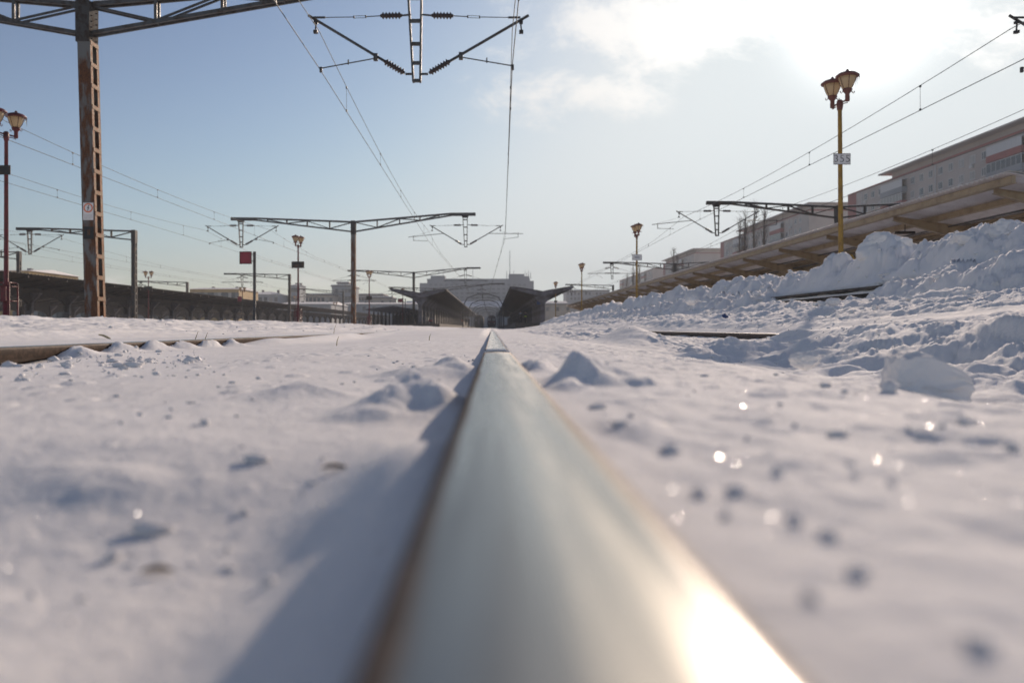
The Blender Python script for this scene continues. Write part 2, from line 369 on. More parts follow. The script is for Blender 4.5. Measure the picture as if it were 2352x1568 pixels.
def ground(X, Y):
    X = np.asarray(X, float); Y = np.asarray(Y, float)
    # wide cross-section, left to right
    xs = [-400, -60, -30, -12, -8, -6.2, -5.2, -4.2, -3.2, -2.2, -1.7, -1.5, -1.2, -0.6, -0.05]
    zs = [0.3, 0.15, 0.12, 0.12, 0.16, 0.185, 0.15, 0.05, -0.035, -0.03, -0.035, -0.05, -0.052, -0.04, -0.045]
    zl = np.interp(X, xs, zs)
    xr = [-0.05, 0.06, 0.5, 0.95, 1.4, 2.3, 2.75, 2.95, 3.35, 4.1, 5.2, 5.75, 5.97, 6.03, 6.25, 6.65, 7.1, 8.0, 9.5, 12, 30, 400]
    zr = [-0.03, -0.020, -0.022, -0.10, -0.15, -0.12, -0.06, -0.045, 0.11, 0.20, 0.40, 0.50, 0.53, 0.74, 0.92, 1.16, 1.12, 0.90, 0.76, 0.74, 0.5, 0.3]
    z = np.where(X < 0, zl, np.interp(X, xr, zr))
    mid = (1 - ss(-0.15, -0.02, X)) * ss(-1.45, -1.2, X)
    # between the rails: hollow close to the camera, drift further off
    z = z - mid * 0.036 * (1 - ss(0.40, 0.75, Y))
    z = z + mid * 0.085 * ss(7, 12, Y) * (0.8 + 0.3 * perlin(X * 0.8, Y * 0.15))
    z = z + (1 - ss(-0.3, 0.0, np.abs(X) - 0.25)) * 0.05 * ss(15, 22, Y)
    for c_ in ((-0.285, 1.16, 0.055, 0.06, 0.020), (-0.095, 1.02, 0.050, 0.09, 0.040), (-0.14, 0.94, 0.04, 0.05, 0.010), (-0.085, 1.72, 0.07, 0.14, 0.036), (-0.17, 1.62, 0.06, 0.10, 0.018),
               (0.118, 1.10, 0.034, 0.06, 0.030), (0.165, 1.13, 0.055, 0.06, 0.020), (0.095, 1.02, 0.02, 0.05, 0.010), (0.20, 1.05, 0.02, 0.03, 0.008), (-0.30, 0.60, 0.05, 0.03, 0.006), (0.085, 1.50, 0.03, 0.07, 0.022), (0.30, 0.48, 0.05, 0.03, 0.004), (0.11, 0.62, 0.02, 0.05, 0.006), (0.17, 0.45, 0.02, 0.04, 0.005)):
        z = z + blob(X, Y, *c_)
    z = z + gauss(X, Y, -0.055, 0.56, 0.050, 0.12, 0.024) + gauss(X, Y, -0.12, 0.50, 0.03, 0.05, 0.004)
    # hollow worn beside the left rail and the row of little drifts against it
    z = z + gauss(X, Y, -1.43, 2.30, 0.10, 0.30, -0.045) + 0.018 * gauss(X, Y, -1.35, 3.0, 0.25, 1.5, 1.0)
    for yy in (2.72, 3.02, 3.34, 3.66, 3.98, 4.32): z = z + blob(X, Y, -1.440, yy + 0.05, 0.055, 0.085, 0.040)
    z = z + np.exp(-((X + 1.38) / 0.13) ** 2) * 0.055 * ss(4.3, 5.2, Y) * (0.8 + 0.35 * perlin(X, Y * 0.9))
    for x0, zz in ((-3.6, 0.018), (-4.25, 0.022), (-4.9, 0.018)): z = z + zz * np.exp(-((X - x0) / 0.10) ** 2)
    # right: shoulder of the track drops into the six-foot way, then a ridge that buries the next rail close by
    z = z + gauss(X, Y, 2.15, 2.4, 0.55, 2.3, 0.26) + gauss(X, Y, 1.05, 6.0, 0.22, 0.8, 0.17) + gauss(X, Y, 3.0, 3.5, 0.5, 3.2, 0.16)
    z = z + gauss(X, Y, 1.25, 7.6, 0.25, 0.9, 0.10)
    z = z + ss(0.75, 1.6, X) * (1 - ss(2.4, 2.9, X)) * 0.045 * ss(9, 14, Y)
    # the wall of the platform stays open only for a few metres
    openw = ss(10.6, 11.6, Y) * (1 - ss(15.6, 17.0, Y))
    near_wall = ss(5.0, 5.7, X) * (1 - ss(5.99, 6.03, X))
    z = z + near_wall * (1 - openw) * 0.22 - openw * ss(5.3, 5.7, X) * (1 - ss(5.99, 6.03, X)) * 0.20
    # crest of the ploughed bank
    bank = ss(5.9, 6.5, X) * (1 - ss(7.3, 8.6, X))
    z = z + bank * (0.16 * perlin(X * 0.35 + 3.3, Y * 0.22 + 1.7) + 0.10 * perlin(X * 0.9, Y * 0.6 + 5.2) + 0.10)
    z = z + gauss(X, Y, 6.75, 13.7, 0.36, 0.48, 0.34)
    z = z + gauss(X, Y, 6.75, 10.8, 0.5, 0.7, 0.15)
    z = z - (bank + near_wall) * 0.45 * ss(60, 110, Y) - ss(3.0, 3.6, X) * (1 - ss(5, 6, X)) * 0.15 * ss(60, 100, Y)
    near = 1 - ss(40, 120, Y)
    # undulation everywhere
    z = z + near * (0.0045 * fbm(X * 2.2, Y * 1.1, 3) * (1 - ss(3, 4, np.abs(X))) + 0.03 * fbm(X * 0.8, Y * 0.3, 4) * ss(2.4, 4.5, np.abs(X)))
    z = z + near * 0.0010 * fbm(X * 14, Y * 9, 3) * (1 - ss(3, 5, np.abs(X)))
    crust = ss(0.05, 0.12, X - RX) * (1 - ss(1.2, 2.0, X)) * (1 - ss(3, 6, Y)) + 0.28 * ss(0.10, 0.2, RX - X) * (1 - ss(0.9, 1.6, Y)) * (1 - ss(0.8, 1.2, -X))
    z = z + crust * (0.0022 * fbm(X * 17 + 5, Y * 13, 3, 0.6) + 0.0026 * np.maximum(0, perlin(X * 24, Y * 16 + 9) - 0.25) - 0.003 * np.maximum(0, perlin(X * 19 + 31, Y * 12) - 0.35))
    # clods of the ploughed snow
    rough = np.clip(bank * 1.0 + near_wall * (0.75 - 0.62 * openw) + 0.33 * ss(3.0, 4.2, X) * (1 - ss(5.4, 5.9, X)) , 0, 1) * near
    if rough.max() > 0:
        wx = X + 0.10 * perlin(X * 2.3, Y * 2.3); wy = Y + 0.10 * perlin(X * 2.1 + 40, Y * 2.1)
        z = z + rough * (0.24 * lumps(wx * 1.7, wy * 1.4, 0.5) + 0.15 * lumps(wx * 4.3 + 9, wy * 3.8, 0.5) + 0.055 * lumps(wx * 10 + 3, wy * 9, 0.45) + 0.022 * lumps(wx * 24, wy * 18, 0.4))
        z = z + rough * 0.035 * fbm(X * 5, Y * 3.5, 5, 0.6)
    r2 = ss(0.85, 1.3, X) * (1 - ss(2.6, 2.85, X)) * near
    wx2 = X + 0.22 * perlin(X * 1.6, Y * 1.6 + 8) + 0.05 * perlin(X * 6, Y * 6); wy2 = Y + 0.22 * perlin(X * 1.5 + 30, Y * 1.5) + 0.05 * perlin(X * 6 + 9, Y * 6)
    z = z + r2 * (0.05 * lumps(wx2 * 2.3, wy2 * 1.2, 0.5) + 0.035 * lumps(wx2 * 6, wy2 * 4, 0.35) + 0.045 * fbm(wx2 * 2.5, Y * 1.8, 5, 0.55) + 0.02 * lumps(wx2 * 17, wy2 * 12, 0.3))
    # long wheel ruts and smeared crust beyond the next rail
    r3 = ss(3.0, 3.4, X) * (1 - ss(5.2, 5.7, X)) * near
    z = z + r3 * (0.11 * np.abs(perlin(X * 2.4, Y * 0.16)) + 0.020 * fbm(X * 8, Y * 2.6, 5, 0.62) + 0.025 * lumps(X * 9, Y * 6, 0.18))
    lb = (1 - ss(-4.0, -3.0, X)) * ss(-9, -6.5, X) * near
    z = z + lb * (0.05 * lumps(X * 2.1, Y * 0.5, 0.4) + 0.02 * lumps(X * 5, Y * 2.4, 0.3) + 0.015 * fbm(X * 6, Y * 3, 4) + 0.04 * perlin(X * 0.5, Y * 0.22))
    # specks on the near snow
    nz = (1 - ss(0.8, 1.0, np.abs(X))) * (1 - ss(5, 9, Y))
    z = z + nz * 0.006 * lumps(X * 34 + 1, Y * 22, 0.07) * ss(0.06, 0.10, np.abs(X - RX)) * ss(0.8, 1.1, Y)
    ng = ss(0.07, 0.11, np.abs(X - RX)) * ss(0.30, 0.5, Y) * (1 - ss(2.2, 3.5, Y)) * np.where(X > 0, 1.0, 0.25)
    z = z + ng * (0.0055 * lumps(X * 42 + 3 + perlin(X * 30, Y * 30), Y * 26, 0.10) + 0.007 * lumps(X * 21 + 3 + perlin(X * 20, Y * 20), Y * 12, 0.045))
    # snow keeps clear of the rail heads
    gap = 1 - ss(0.036, 0.075, np.abs(X - RX))
    z = np.minimum(z, np.where(Y < 17, rail_z(Y) - 0.018 * gap + (1 - gap) * 9, z + 1))
    gapl = (1 - ss(0.045, 0.075, np.abs(X + 1.5)))
    z = np.where((gapl > 0) & (Y < 26), np.minimum(z, (-0.022 + 0.016 * ss(4.3, 5.0, Y)) * gapl + (1 - gapl) * 9), z)
    gapb = (1 - ss(0.045, 0.10, np.abs(X - 2.9))) * ss(7.0, 7.8, Y) * (1 - ss(14.5, 16, Y))
    z = np.where(gapb > 0.02, np.minimum(z, -0.03 * gapb + (1 - gapb) * 9), z)
    z = z + 0.09 * np.exp(-((X - 2.85) / 0.28) ** 2) * ss(14.5, 17, Y) * near + 0.05 * np.exp(-((X - 2.85) / 0.2) ** 2) * (1 - ss(7.2, 8.2, Y)) * ss(3, 5, Y)
    vis = ss(7.0, 8.0, Y) * (1 - ss(14, 16, Y)) * ss(1.9, 2.4, X) * (1 - ss(2.86, 2.95, X))
    z = z * (1 - vis) + vis * np.minimum(z, -0.075 + 0.02 * fbm(X * 4, Y * 3, 3))
    return z

# ------------------------------------------------------------ snow sheet
yb = -np.geomspace(6, 0.05, 26)
y1 = np.exp(np.arange(math.log(0.07), math.log(5), 0.0075)); y2 = np.exp(np.arange(math.log(5), math.log(34), 0.0042)); y3 = np.exp(np.arange(math.log(34), math.log(900), 0.012))
ys = np.concatenate([yb, [0.0, 0.04], y1, y2, y3])
us = np.linspace(-0.76, 0.76, 960); tt = (np.arange(1, 71) / 70.0)
XX = []
for y in ys:
    ww = abs(y) + 0.22
    core = us * ww; e = core[-1]; tail = e + (900 - e) * (0.0015 * tt + 0.9985 * tt ** 5)
    XX.append(np.concatenate([-tail[::-1], core, tail]))
XX = np.array(XX); YY = np.repeat(ys[:, None], XX.shape[1], 1)
ZZ = ground(XX, YY)
nr, nc = XX.shape
co = np.stack([XX, YY, ZZ], -1).reshape(-1, 3).astype(np.float32)
ii = (np.arange(nr - 1)[:, None] * nc + np.arange(nc - 1)[None, :]).ravel()
fc = np.stack([ii, ii + 1, ii + nc + 1, ii + nc], -1).astype(np.int32)
me = bpy.data.meshes.new('snow_ground'); me.vertices.add(len(co)); me.vertices.foreach_set('co', co.ravel())
me.loops.add(fc.size); me.loops.foreach_set('vertex_index', fc.ravel())
me.polygons.add(len(fc)); me.polygons.foreach_set('loop_start', np.arange(0, fc.size, 4, dtype=np.int32))
me.polygons.foreach_set('use_smooth', np.ones(len(fc), dtype=bool))
me.update(calc_edges=True); me.materials.append(M['snow'])
go = bpy.data.objects.new('snow_ground', me); C.objects.link(go); tag(go, kind='structure')
def gz(x, y): return float(ground(np.array([x]), np.array([y]))[0])

# ------------------------------------------------------------ rails
def rail(name, x0, ya, yb_, m, label, group, dip=False, step=0.25):
    hw = 0.041; prof = []
    for k in range(9):                                    # crowned head with rounded corners
        a = k / 8.0; prof.append((-hw + 0.007 - 0.007 * math.cos(a * math.pi / 2), -0.0085 + 0.007 * math.sin(a * math.pi / 2)))
    prof += [(-0.012, -0.0004), (0.0, 0.0), (0.012, -0.0004)]
    prof += [(-x, z) for x, z in prof[8::-1]]
    right = [(0.0395, -0.038), (0.008, -0.050), (0.008, -0.135), (0.02, -0.148), (0.07, -0.158), (0.07, -0.168)]
    prof = [(-x, z) for x, z in right[::-1]] + prof + right
    n = len(prof); L = yb_ - ya; k = max(2, int(L / step)); mb = MB()
    for i in range(k + 1):
        y = ya + L * i / k; dz = float(rail_z(y)) if dip else 0
        mb.v += [(x, y, z + dz) for x, z in prof]
    for i in range(k):
        for j in range(n): mb.f.append((i*n+j, i*n+(j+1)%n, (i+1)*n+(j+1)%n, (i+1)*n+j))
    mb.f.append(tuple(range(n))); mb.f.append(tuple(reversed(range(k*n, k*n+n))))
    o = mb.build(name, m, None, True); o.location = (x0, 0, 0)
    fixnorm(o); return tag(o, label, 'rail', group)
rail('rail', RX, -3.0, 2.30, M['rail'], 'polished steel rail running away from the lens, blurred, nearest length', 'running rails', True)
rail('rail', RX, 2.312, 160, M['railfrost'], 'frosted length of the middle rail beyond the snow filled joint', 'running rails', True, 0.5)
rl = rail('rail', -1.5, -3.0, 60, M['rail'], 'brown rusty rail with bare side at the left edge among snow drifts', 'running rails', False, 1.0)
rail('rail', 2.9, 3.0, 60, M['railfrost'], 'rail half buried below the right snow bank, icy brown side showing', 'running rails', False, 1.0)
jb = MB(); jb.path([(RX - 0.036, 2.306, -0.020), (RX - 0.033, 2.306, -0.012), (RX - 0.02, 2.306, -0.0095), (RX + 0.02, 2.306, -0.009), (RX + 0.034, 2.306, -0.014), (RX + 0.037, 2.306, -0.024)], 0.0045, 8)
tag(jb.build('snow_strip', M['roofsnow'], None, True), 'thin white line of snow packed across the gap in the middle rail', 'snow strip')
for y in (2.25, 2.85):
    fb = MB(); fb.box((-1.38, y - 0.05, -0.175), (-1.46, y + 0.05, -0.13)); fb.path([(-1.42, y, -0.13), (-1.42, y, -0.095)], 0.014, 8); fb.box((-1.44, y - 0.02, -0.12), (-1.40, y + 0.02, -0.10))
    o = fb.build('rail_clip', M['darksteel'], rl); o.location = (1.5, 0, 0)

# ------------------------------------------------------------ snow clods
def clod_mesh(mb, c, rx, ry, rz_, seed, sub=2, cut=False, rough=0.25):
    import bmesh
    bm = bmesh.new(); bmesh.ops.create_icosphere(bm, subdivisions=sub, radius=1.0)
    off = Vector((seed * 3.1, seed * 1.7, seed * 0.9)); vs = []
    for v in bm.verts:
        p = v.co.copy(); d = 1 + rough * mnoise.noise(p * 1.3 + off) + rough * 0.45 * mnoise.noise(p * 3.4 + off)
        d += rough * 0.2 * mnoise.noise(p * 9 + off); p = p * d; vs.append((c[0] + p.x * rx, c[1] + p.y * ry, c[2] + p.z * rz_))
    fs = [tuple(v.index for v in f.verts) for f in bm.faces]; bm.free(); mb.add(vs, fs)
clods = [ # px, py of the base centre, depth, half width, half height, label
    (2030, 596, 13.7, 0.42, 0.33, 'big smooth dome of snow sitting on the bank beside the yellow lamp post'),
    (2080, 672, 11.2, 0.10, 0.10, 'upright snow lump just right of the bare platform edge'),
    (2312, 660, 9.6, 0.18, 0.13, 'rounded snow lump low on the bank near the right border'),
    (1915, 697, 9.3, 0.085, 0.045, 'flat snow lump lying against the dark platform edge'),
    (2188, 686, 9.2, 0.06, 0.055, 'small cube like snow clod on the ruts at the right'),
    (1850, 836, 1.75, 0.030, 0.020, 'small dome of snow in the foreground, left of the large slab'),
    (1590, 695, 17, 0.13, 0.11, 'boulder of snow halfway down the bank left of the blue scrap'),
    (2252, 572, 10.9, 0.34, 0.20, 'broad snow block on the crest right of the dome'),
    (2310, 560, 10.4, 0.22, 0.22, 'knobbly snow block on the crest near the right border'),
]
for i, (px, py, Z, rw, rh, lab) in enumerate(clods):
    p = at(px, py, Z); mb = MB(); clod_mesh(mb, (0, 0, 0), rw, rw * 0.9, rh, i + 1, 5, rough=0.30)
    o = mb.build('snow_clod', M['roofsnow'], None, True); o.location = (p.x, p.y, p.z + rh * 0.45); tag(o, lab, 'snow clod', 'lumps of snow')
# the slab lying in the right foreground
p = at(2128, 895, 1.50); mb = MB()
import bmesh
bm = bmesh.new(); bmesh.ops.create_cube(bm, size=2)
bmesh.ops.subdivide_edges(bm, edges=bm.edges[:], cuts=26, use_grid_fill=True)
vs = []
for v in bm.verts:
    q = v.co.copy(); l = max(abs(q.x), abs(q.y), abs(q.z)); s = q.normalized(); q = q.lerp(s * 1.05, 0.38)
    top = 0.92 + 0.13 * (q.x + 1) if q.x < -0.45 else max(0.05, 1 - ((q.x + 0.45) / 1.45) ** 1.7 * 0.97)
    z = q.z * (top if q.z > 0 else 0.5); n_ = 0.10 * mnoise.noise(q * 1.7) + 0.07 * mnoise.noise(q * 5) + 0.035 * mnoise.noise(q * 14)
    e_ = 1 + 0.10 * mnoise.noise(q * 3 + Vector((4, 1, 7))); vs.append((q.x * 0.072 * e_, q.y * 0.045 * e_, (z + n_) * 0.060))
mb.add(vs, [tuple(v.index for v in f.verts) for f in bm.faces]); bm.free()
o = mb.build('snow_clod', M['roofsnow'], None, True); o.location = (p.x, p.y, p.z + 0.012); o.rotation_euler = (0, 0, R(-8))
tag(o, 'large wedge shaped slab of snow standing alone in the right foreground', 'snow clod', 'lumps of snow')
# loose crumbs nobody could count
mb = MB(); k = 0
rr = random.Random(11)
pts = []
for _ in range(190):                                   # left, thrown off the rail
    y = rr.uniform(1.5, 3.3); x = -rr.uniform(0.35, 0.62) * y * 1.02 + rr.gauss(0, 0.05)
    if x < -1.40: continue
    pts.append((x, y, rr.choice((0.0012, 0.002, 0.003, 0.004, 0.008))))
for _ in range(60): y = rr.uniform(2.0, 2.6); pts.append((-rr.uniform(0.9, 1.33), y, rr.choice((0.002, 0.003, 0.006, 0.012))))
for _ in range(60):                                   # right foreground
    y = 0.3 * (2.3 / 0.3) ** rr.random(); pts.append((0.09 + rr.random() * (0.60 * y), y, rr.choice((0.0008, 0.001, 0.0015, 0.0035)) * (0.6 + y * 0.5)))
for _ in range(60):
    y = 0.35 * (3 / 0.35) ** rr.random(); pts.append((-rr.random() * 0.5 * y - 0.05, y, rr.choice((0.0015, 0.002, 0.003)) * (0.6 + y * 0.4)))
for _ in range(900):                                   # along the bank
    y = rr.uniform(7, 40); x = rr.gauss(5.6, 1.0)
    if 3.2 < x < 7.4: pts.append((x, y, abs(rr.gauss(0.008, 0.018)) + 0.006))
for _ in range(500):
    y = rr.uniform(3, 12); x = rr.uniform(1.0, 4.6); pts.append((x, y, abs(rr.gauss(0.002, 0.006)) + 0.003))
for _ in range(300):
    y = rr.uniform(6, 40); x = -rr.uniform(3.2, 7); pts.append((x, y, abs(rr.gauss(0.004, 0.009)) + 0.004))
spots = [(400,130,30),(490,210,35),(730,330,40),(860,530,50),(1030,525,45),(980,630,35),(1300,660,55),(1500,258,42),(1220,430,40),(1450,720,42),(1590,890,62),(1370,1010,58),(2070,205,40),(2290,320,55),(1740,50,45),(1530,60,25),(1440,30,30),(2150,1230,70),(1080,270,18),(1820,240,20),(1300,210,18)]
spots = [(1176 + x * 0.4996, 873 + y * 0.4996, q * 0.5) for x, y, q in spots] + [(350, 1223, 38), (590, 1060, 22), (560, 1178, 20), (470, 975, 14), (280, 973, 8), (255, 1285, 24), (620, 1340, 22)]
for px, py, q in spots:
    Z = 0.4
    for _ in range(12): Z = min(2.5, max(0.15, (CZ - gz((px - VX) / F * Z, Z)) * F / (py - VY))) * 0.5 + Z * 0.5
    pts.append(((px - VX) / F * Z, Z, q / F * Z * 0.8))
pa = np.array(pts); pz = ground(pa[:, 0], pa[:, 1])
for (x, y, r), z in zip(pts, pz): k += 1; clod_mesh(mb, (x, y, z + r * 0.35), r * rr.choice((0.9, 1.2, 1.9)), r, r * rr.uniform(0.45, 0.9), k, 1 if r < 0.02 else 2, rough=0.75)
tag(mb.build('snow_crumbs', M['roofsnow'], None, True), 'loose crumbs and clods of snow scattered over the banks', 'snow crumbs', None, 'stuff')
# glittering ice crystals: small mirror facets aimed to glint the sun at the camera
mb = MB()
H = SUN.copy()
for _ in range(620):
    right = rr.random() < 0.8
    y = 0.30 * (2.6 / 0.30) ** (rr.random() ** 0.8)
    x = rr.uniform(0.10, 0.66) * y + 0.03 if right else -rr.uniform(0.03, 0.6) * y - 0.03
    if -0.16 < x < 0.06: continue
    z = gz(x, y)
    vdir = (Vector((0, 0, CZ)) - Vector((x, y, z))).normalized(); h = (vdir + H).normalized()
    nrm_ = (h + Vector((rr.gauss(0, 0.22), rr.gauss(0, 0.22), rr.gauss(0, 0.22)))).normalized()
    a = nrm_.orthogonal().normalized(); b = nrm_.cross(a); r = rr.choice((0.2, 0.24, 0.3, 0.36, 0.65)) * (0.0005 + 0.0009 * max(0, 1 - y / 1.6))
    c = Vector((x, y, z + 0.0012)); top = [c + (a * math.cos(t) + b * math.sin(t)) * r for t in [i * math.pi / 3 for i in range(6)]]
    bot = [q - nrm_ * r * 0.3 for q in top]
    mb.add(top + bot, [tuple(range(6)), tuple(range(11, 5, -1))] + [(i, i + 6, (i + 1) % 6 + 6, (i + 1) % 6) for i in range(6)])
tag(mb.build('ice_crystals', M['glint']), 'sparkling ice crystals lying on the foreground snow', 'ice crystals', None, 'stuff')

# ------------------------------------------------------------ small debris
def leaf(px, py, Z, s, lab, m='leaf'):
    p = at(px, py, Z); mb = MB(); n = 8; vs = []
    for i in range(n + 1):
        t = i / n; ww = math.sin(t * math.pi) ** 0.7 * 0.35
        zc = 0.18 * math.sin(t * 2.6)
        for q, zz in ((-ww, 0.22), (0, 0), (ww, 0.2)): vs.append((t * 2 - 1, q, zc + zz * ww * 2))
    vs2 = [(x, y, z - 0.03) for x, y, z in vs]; m_ = len(vs)
    fs = []
    for i in range(n):
        for j in range(2):
            a = i * 3 + j; fs.append((a, a + 1, a + 4, a + 3)); fs.append((a + m_, a + 3 + m_, a + 4 + m_, a + 1 + m_))
    for i in range(n):
        for j in (0, 2): a = i * 3 + j; fs.append((a, a + 3, a + 3 + m_, a + m_))
    mb.add([(x * s, y * s, z * s) for x, y, z in vs + vs2], fs)
    o = mb.build('leaf_or_shadow', M[m]); o.location = (p.x, p.y, gz(p.x, p.y) + s * 0.12); o.rotation_euler = (0.25, 0.1, 0.3)
    return tag(o, lab, 'leaf')
leaf(768, 1000, 0.62, 0.011, 'curled brown leaf on the snow left of the middle rail')
leaf(360, 1215, 0.44, 0.009, 'small dark flake standing in for a lump shadow on the snow at lower left')  # added flake paints the shadow of the snow lump here
mb = MB(); mb.path([(-0.05, 0, 0.0), (-0.015, 0.005, 0.004), (0.025, 0.0, 0.0), (0.05, 0.01, -0.006)], [0.005, 0.009, 0.010, 0.005], 6)
p = at(240, 770, 6.5); o = mb.build('wood_splinter', M['straw'], None, True); o.location = (p.x, p.y, gz(p.x, p.y) + 0.02); o.rotation_euler = (0, 0.3, 0); tag(o, 'pale splinter of wood on the snow beyond the left rail', 'splinter')
p = at(1665, 697, 13.0)
mb = MB(); clod_mesh(mb, (0, 0, 0), 0.045, 0.03, 0.055, 77, 2, rough=0.7)
o = mb.build('plastic_scrap', M['blue']); o.location = (p.x, p.y, gz(p.x, p.y) + 0.03); tag(o, 'crumpled dark blue scrap of plastic on the right snow bank', 'litter')
stalks = [(766, 748, 12, 0.16, 'tall pale grass stalk standing alone on the left berm'), (772, 778, 4.6, 0.055, 'short bent stalk by the lump beyond the left rail drifts'),
          (445, 788, 4.2, 0.085, 'thin straw leaning right beside the last rail drift'), (468, 786, 4.4, 0.075, 'second thin straw next to the leaning one'),
          (985, 768, 6.0, 0.05, 'tiny grass tip on the smooth drift near the middle rail')]
for i, (px, py, Z, h, lab) in enumerate(stalks):
    x = (px - VX) / F * Z; z = gz(x, Z); mb = MB()
    mb.path([(0, 0, -0.03), (0.01 * h * 10, 0, h * 0.5), (0.028 * h * 10, 0, h)], [0.0025 + 0.0012 * (Z / 6), 0.002 + 0.001 * (Z / 6), 0.0008], 5)
    o = mb.build('grass_stalk', M['straw'], None, True); o.location = (x, Z, z); tag(o, lab, 'grass stalk', 'dry grass stalks')

# ------------------------------------------------------------ catenary masts
def insulator(p, q, r, parent, n=7):
    p, q = Vector(p), Vector(q); pts = []; rs = []
    pts.append(p); rs.append(r * 0.4)
    for i in range(n):
        for t, k in ((0.12, 0.55), (0.42, 1.0), (0.58, 1.0), (0.88, 0.55)):
            pts.append(p.lerp(q, 0.06 + 0.88 * (i + t) / n)); rs.append(r * k)
    pts.append(q); rs.append(r * 0.4)
    mb = MB(); mb.path(pts, rs, 10); return mb.build('insulator', M['porcelain'], parent, True)
def cantilever(root, xh, variant, zb, sides=(-1, 1)):
    """both sides of a hanger at local x = xh; returns nothing, wires are placed apart"""
    for s in sides:
        if variant in 'AB':
            L = 2.6 if s < 0 else 2.68
            mb = MB(); mb.path([(xh + s * 0.1, 0, zb + 0.20), (xh + s * 0.28, 0, zb + 0.20)], 0.03, 8)
            a = Vector((xh + s * 0.30, 0, zb + 0.22)); b = Vector((xh + s * L, 0, zb + 1.60)); d = (b - a)
            mb.path([a + d * 0.21, b + d * 0.03], 0.034, 10)
            tube = mb.build('cantilever_tube', M['steel'], root, True)
            insulator(a, a + d * 0.22, 0.085, tube)
            mb = MB(); z1 = zb + 1.62
            mb.path([(xh + s * 0.14, 0, z1 + 0.04), (xh + s * 0.36, 0, z1 + 0.02)], 0.025, 8)
            mb.path([(xh + s * 0.88, 0, z1 + 0.01), (xh + s * 1.25, 0, z1 - 0.01)], 0.012, 6)
            for dz in (-0.025, 0.025): mb.path([(xh + s * 1.25, 0, z1 - 0.01 + dz), (xh + s * 1.55, 0, z1 - 0.02 + dz)], 0.007, 5)
            mb.box((xh + s * 1.24, -0.02, z1 - 0.04), (xh + s * 1.27, 0.02, z1 + 0.02)); mb.box((xh + s * 1.53, -0.02, z1 - 0.05), (xh + s * 1.56, 0.02, z1 + 0.01))
            mb.path([(xh + s * 1.55, 0, z1 - 0.02), (xh + s * 2.3, 0, z1 - 0.03)], 0.010, 6)
            mb.path([(xh + s * 2.25, 0, z1 - 0.03), (xh + s * 2.55, 0, z1 - 0.03)], 0.028, 8)
            st = mb.build('stay', M['steel'], root, True)
            insulator((xh + s * 0.36, 0, z1 + 0.02), (xh + s * 0.90, 0, z1 + 0.01), 0.085, st, 6)
            mb = MB()   # clamp under the tip
            mb.path([(xh + s * (L - 0.10), 0, zb + 1.54), (xh + s * (L - 0.12), 0, zb + 1.40), (xh + s * (L - 0.10), 0, zb + 1.22)], 0.02, 6)
            mb.box((xh + s * (L - 0.16), -0.05, zb + 1.44), (xh + s * (L - 0.07), 0.05, zb + 1.50)); mb.box((xh + s * (L - 0.16), -0.05, zb + 1.20), (xh + s * (L - 0.06), 0.05, zb + 1.27))
            mb.build('wire_clamp', M['darksteel'], root)
            mb = MB()
            if variant == 'A':
                q = a + d * (0.31 if s < 0 else 0.33)
                e = Vector((xh + s * 2.36, 0, zb + (0.34 if s < 0 else 0.40)))
                mb.path([q - Vector((0, 0, 0.06)), e], 0.015, 6); mid = (q + e) / 2
                mb.box((q.x - 0.05, -0.05, q.z - 0.12), (q.x + 0.05, 0.05, q.z + 0.05)); mb.path([mid - Vector((0, 0, 0.06)), mid + Vector((0, 0, 0.06))], 0.018, 6)
                mb.box((e.x - 0.03, -0.03, e.z - 0.10), (e.x + 0.03, 0.03, e.z + 0.03))
            else:
                q = a + d * 0.58; e = Vector((xh + s * 4.25, 0, zb + 0.75 + (0.25 if s > 0 else 0)))
                mb.path([q, e], 0.022, 8); t = xh + s * 3.88; zt = e.z + 0.03
                mb.path([(t, 0, zt + 0.06), (t, 0, zt - 0.30)], 0.022, 6)
                mb.path([(t, 0, zt - 0.28), (xh + s * 2.82, 0, zt - 0.30 - (0.13 if s > 0 else 0.02))], 0.017, 6)
                mb.path([(xh + s * 2.50, 0, zb + 1.22), (xh + s * 3.2, 0, zb + 1.0), (t, 0, zt + 0.06)], 0.006, 5)
            mb.build('registration_arm', M['steel'], root, True)
        else:
            mb = MB(); mb.path([(xh + s * 0.95, 0, zb + 0.75), (xh + s * 3.1, 0, zb + 0.70)], 0.035, 8)
            for t in (1.9, 2.8): mb.path([(xh + s * t, 0, zb + 0.75), (xh + s * t, 0, zb + 0.45)], 0.012, 5)
            tube = mb.build('cantilever_tube', M['steel'], root, True); insulator((xh + s * 0.1, 0, zb + 0.75), (xh + s * 0.95, 0, zb + 0.75), 0.085, tube)
            mb = MB(); mb.path([(xh + s * 0.85, 0, zb + 1.32), (xh + s * 2.9, 0, zb + 0.74)], 0.014, 6)
            st = mb.build('stay', M['steel'], root, True); insulator((xh + s * 0.12, 0, zb + 1.50), (xh + s * 0.86, 0, zb + 1.32), 0.085, st, 5)
            mb = MB(); mb.path([(xh + s * 1.9, 0, zb + 0.46), (xh + s * 1.5, 0, zb + 0.38), (xh + s * 1.2, 0, zb + 0.16)], 0.014, 6)
            mb.build('registration_arm', M['steel'], root, True)
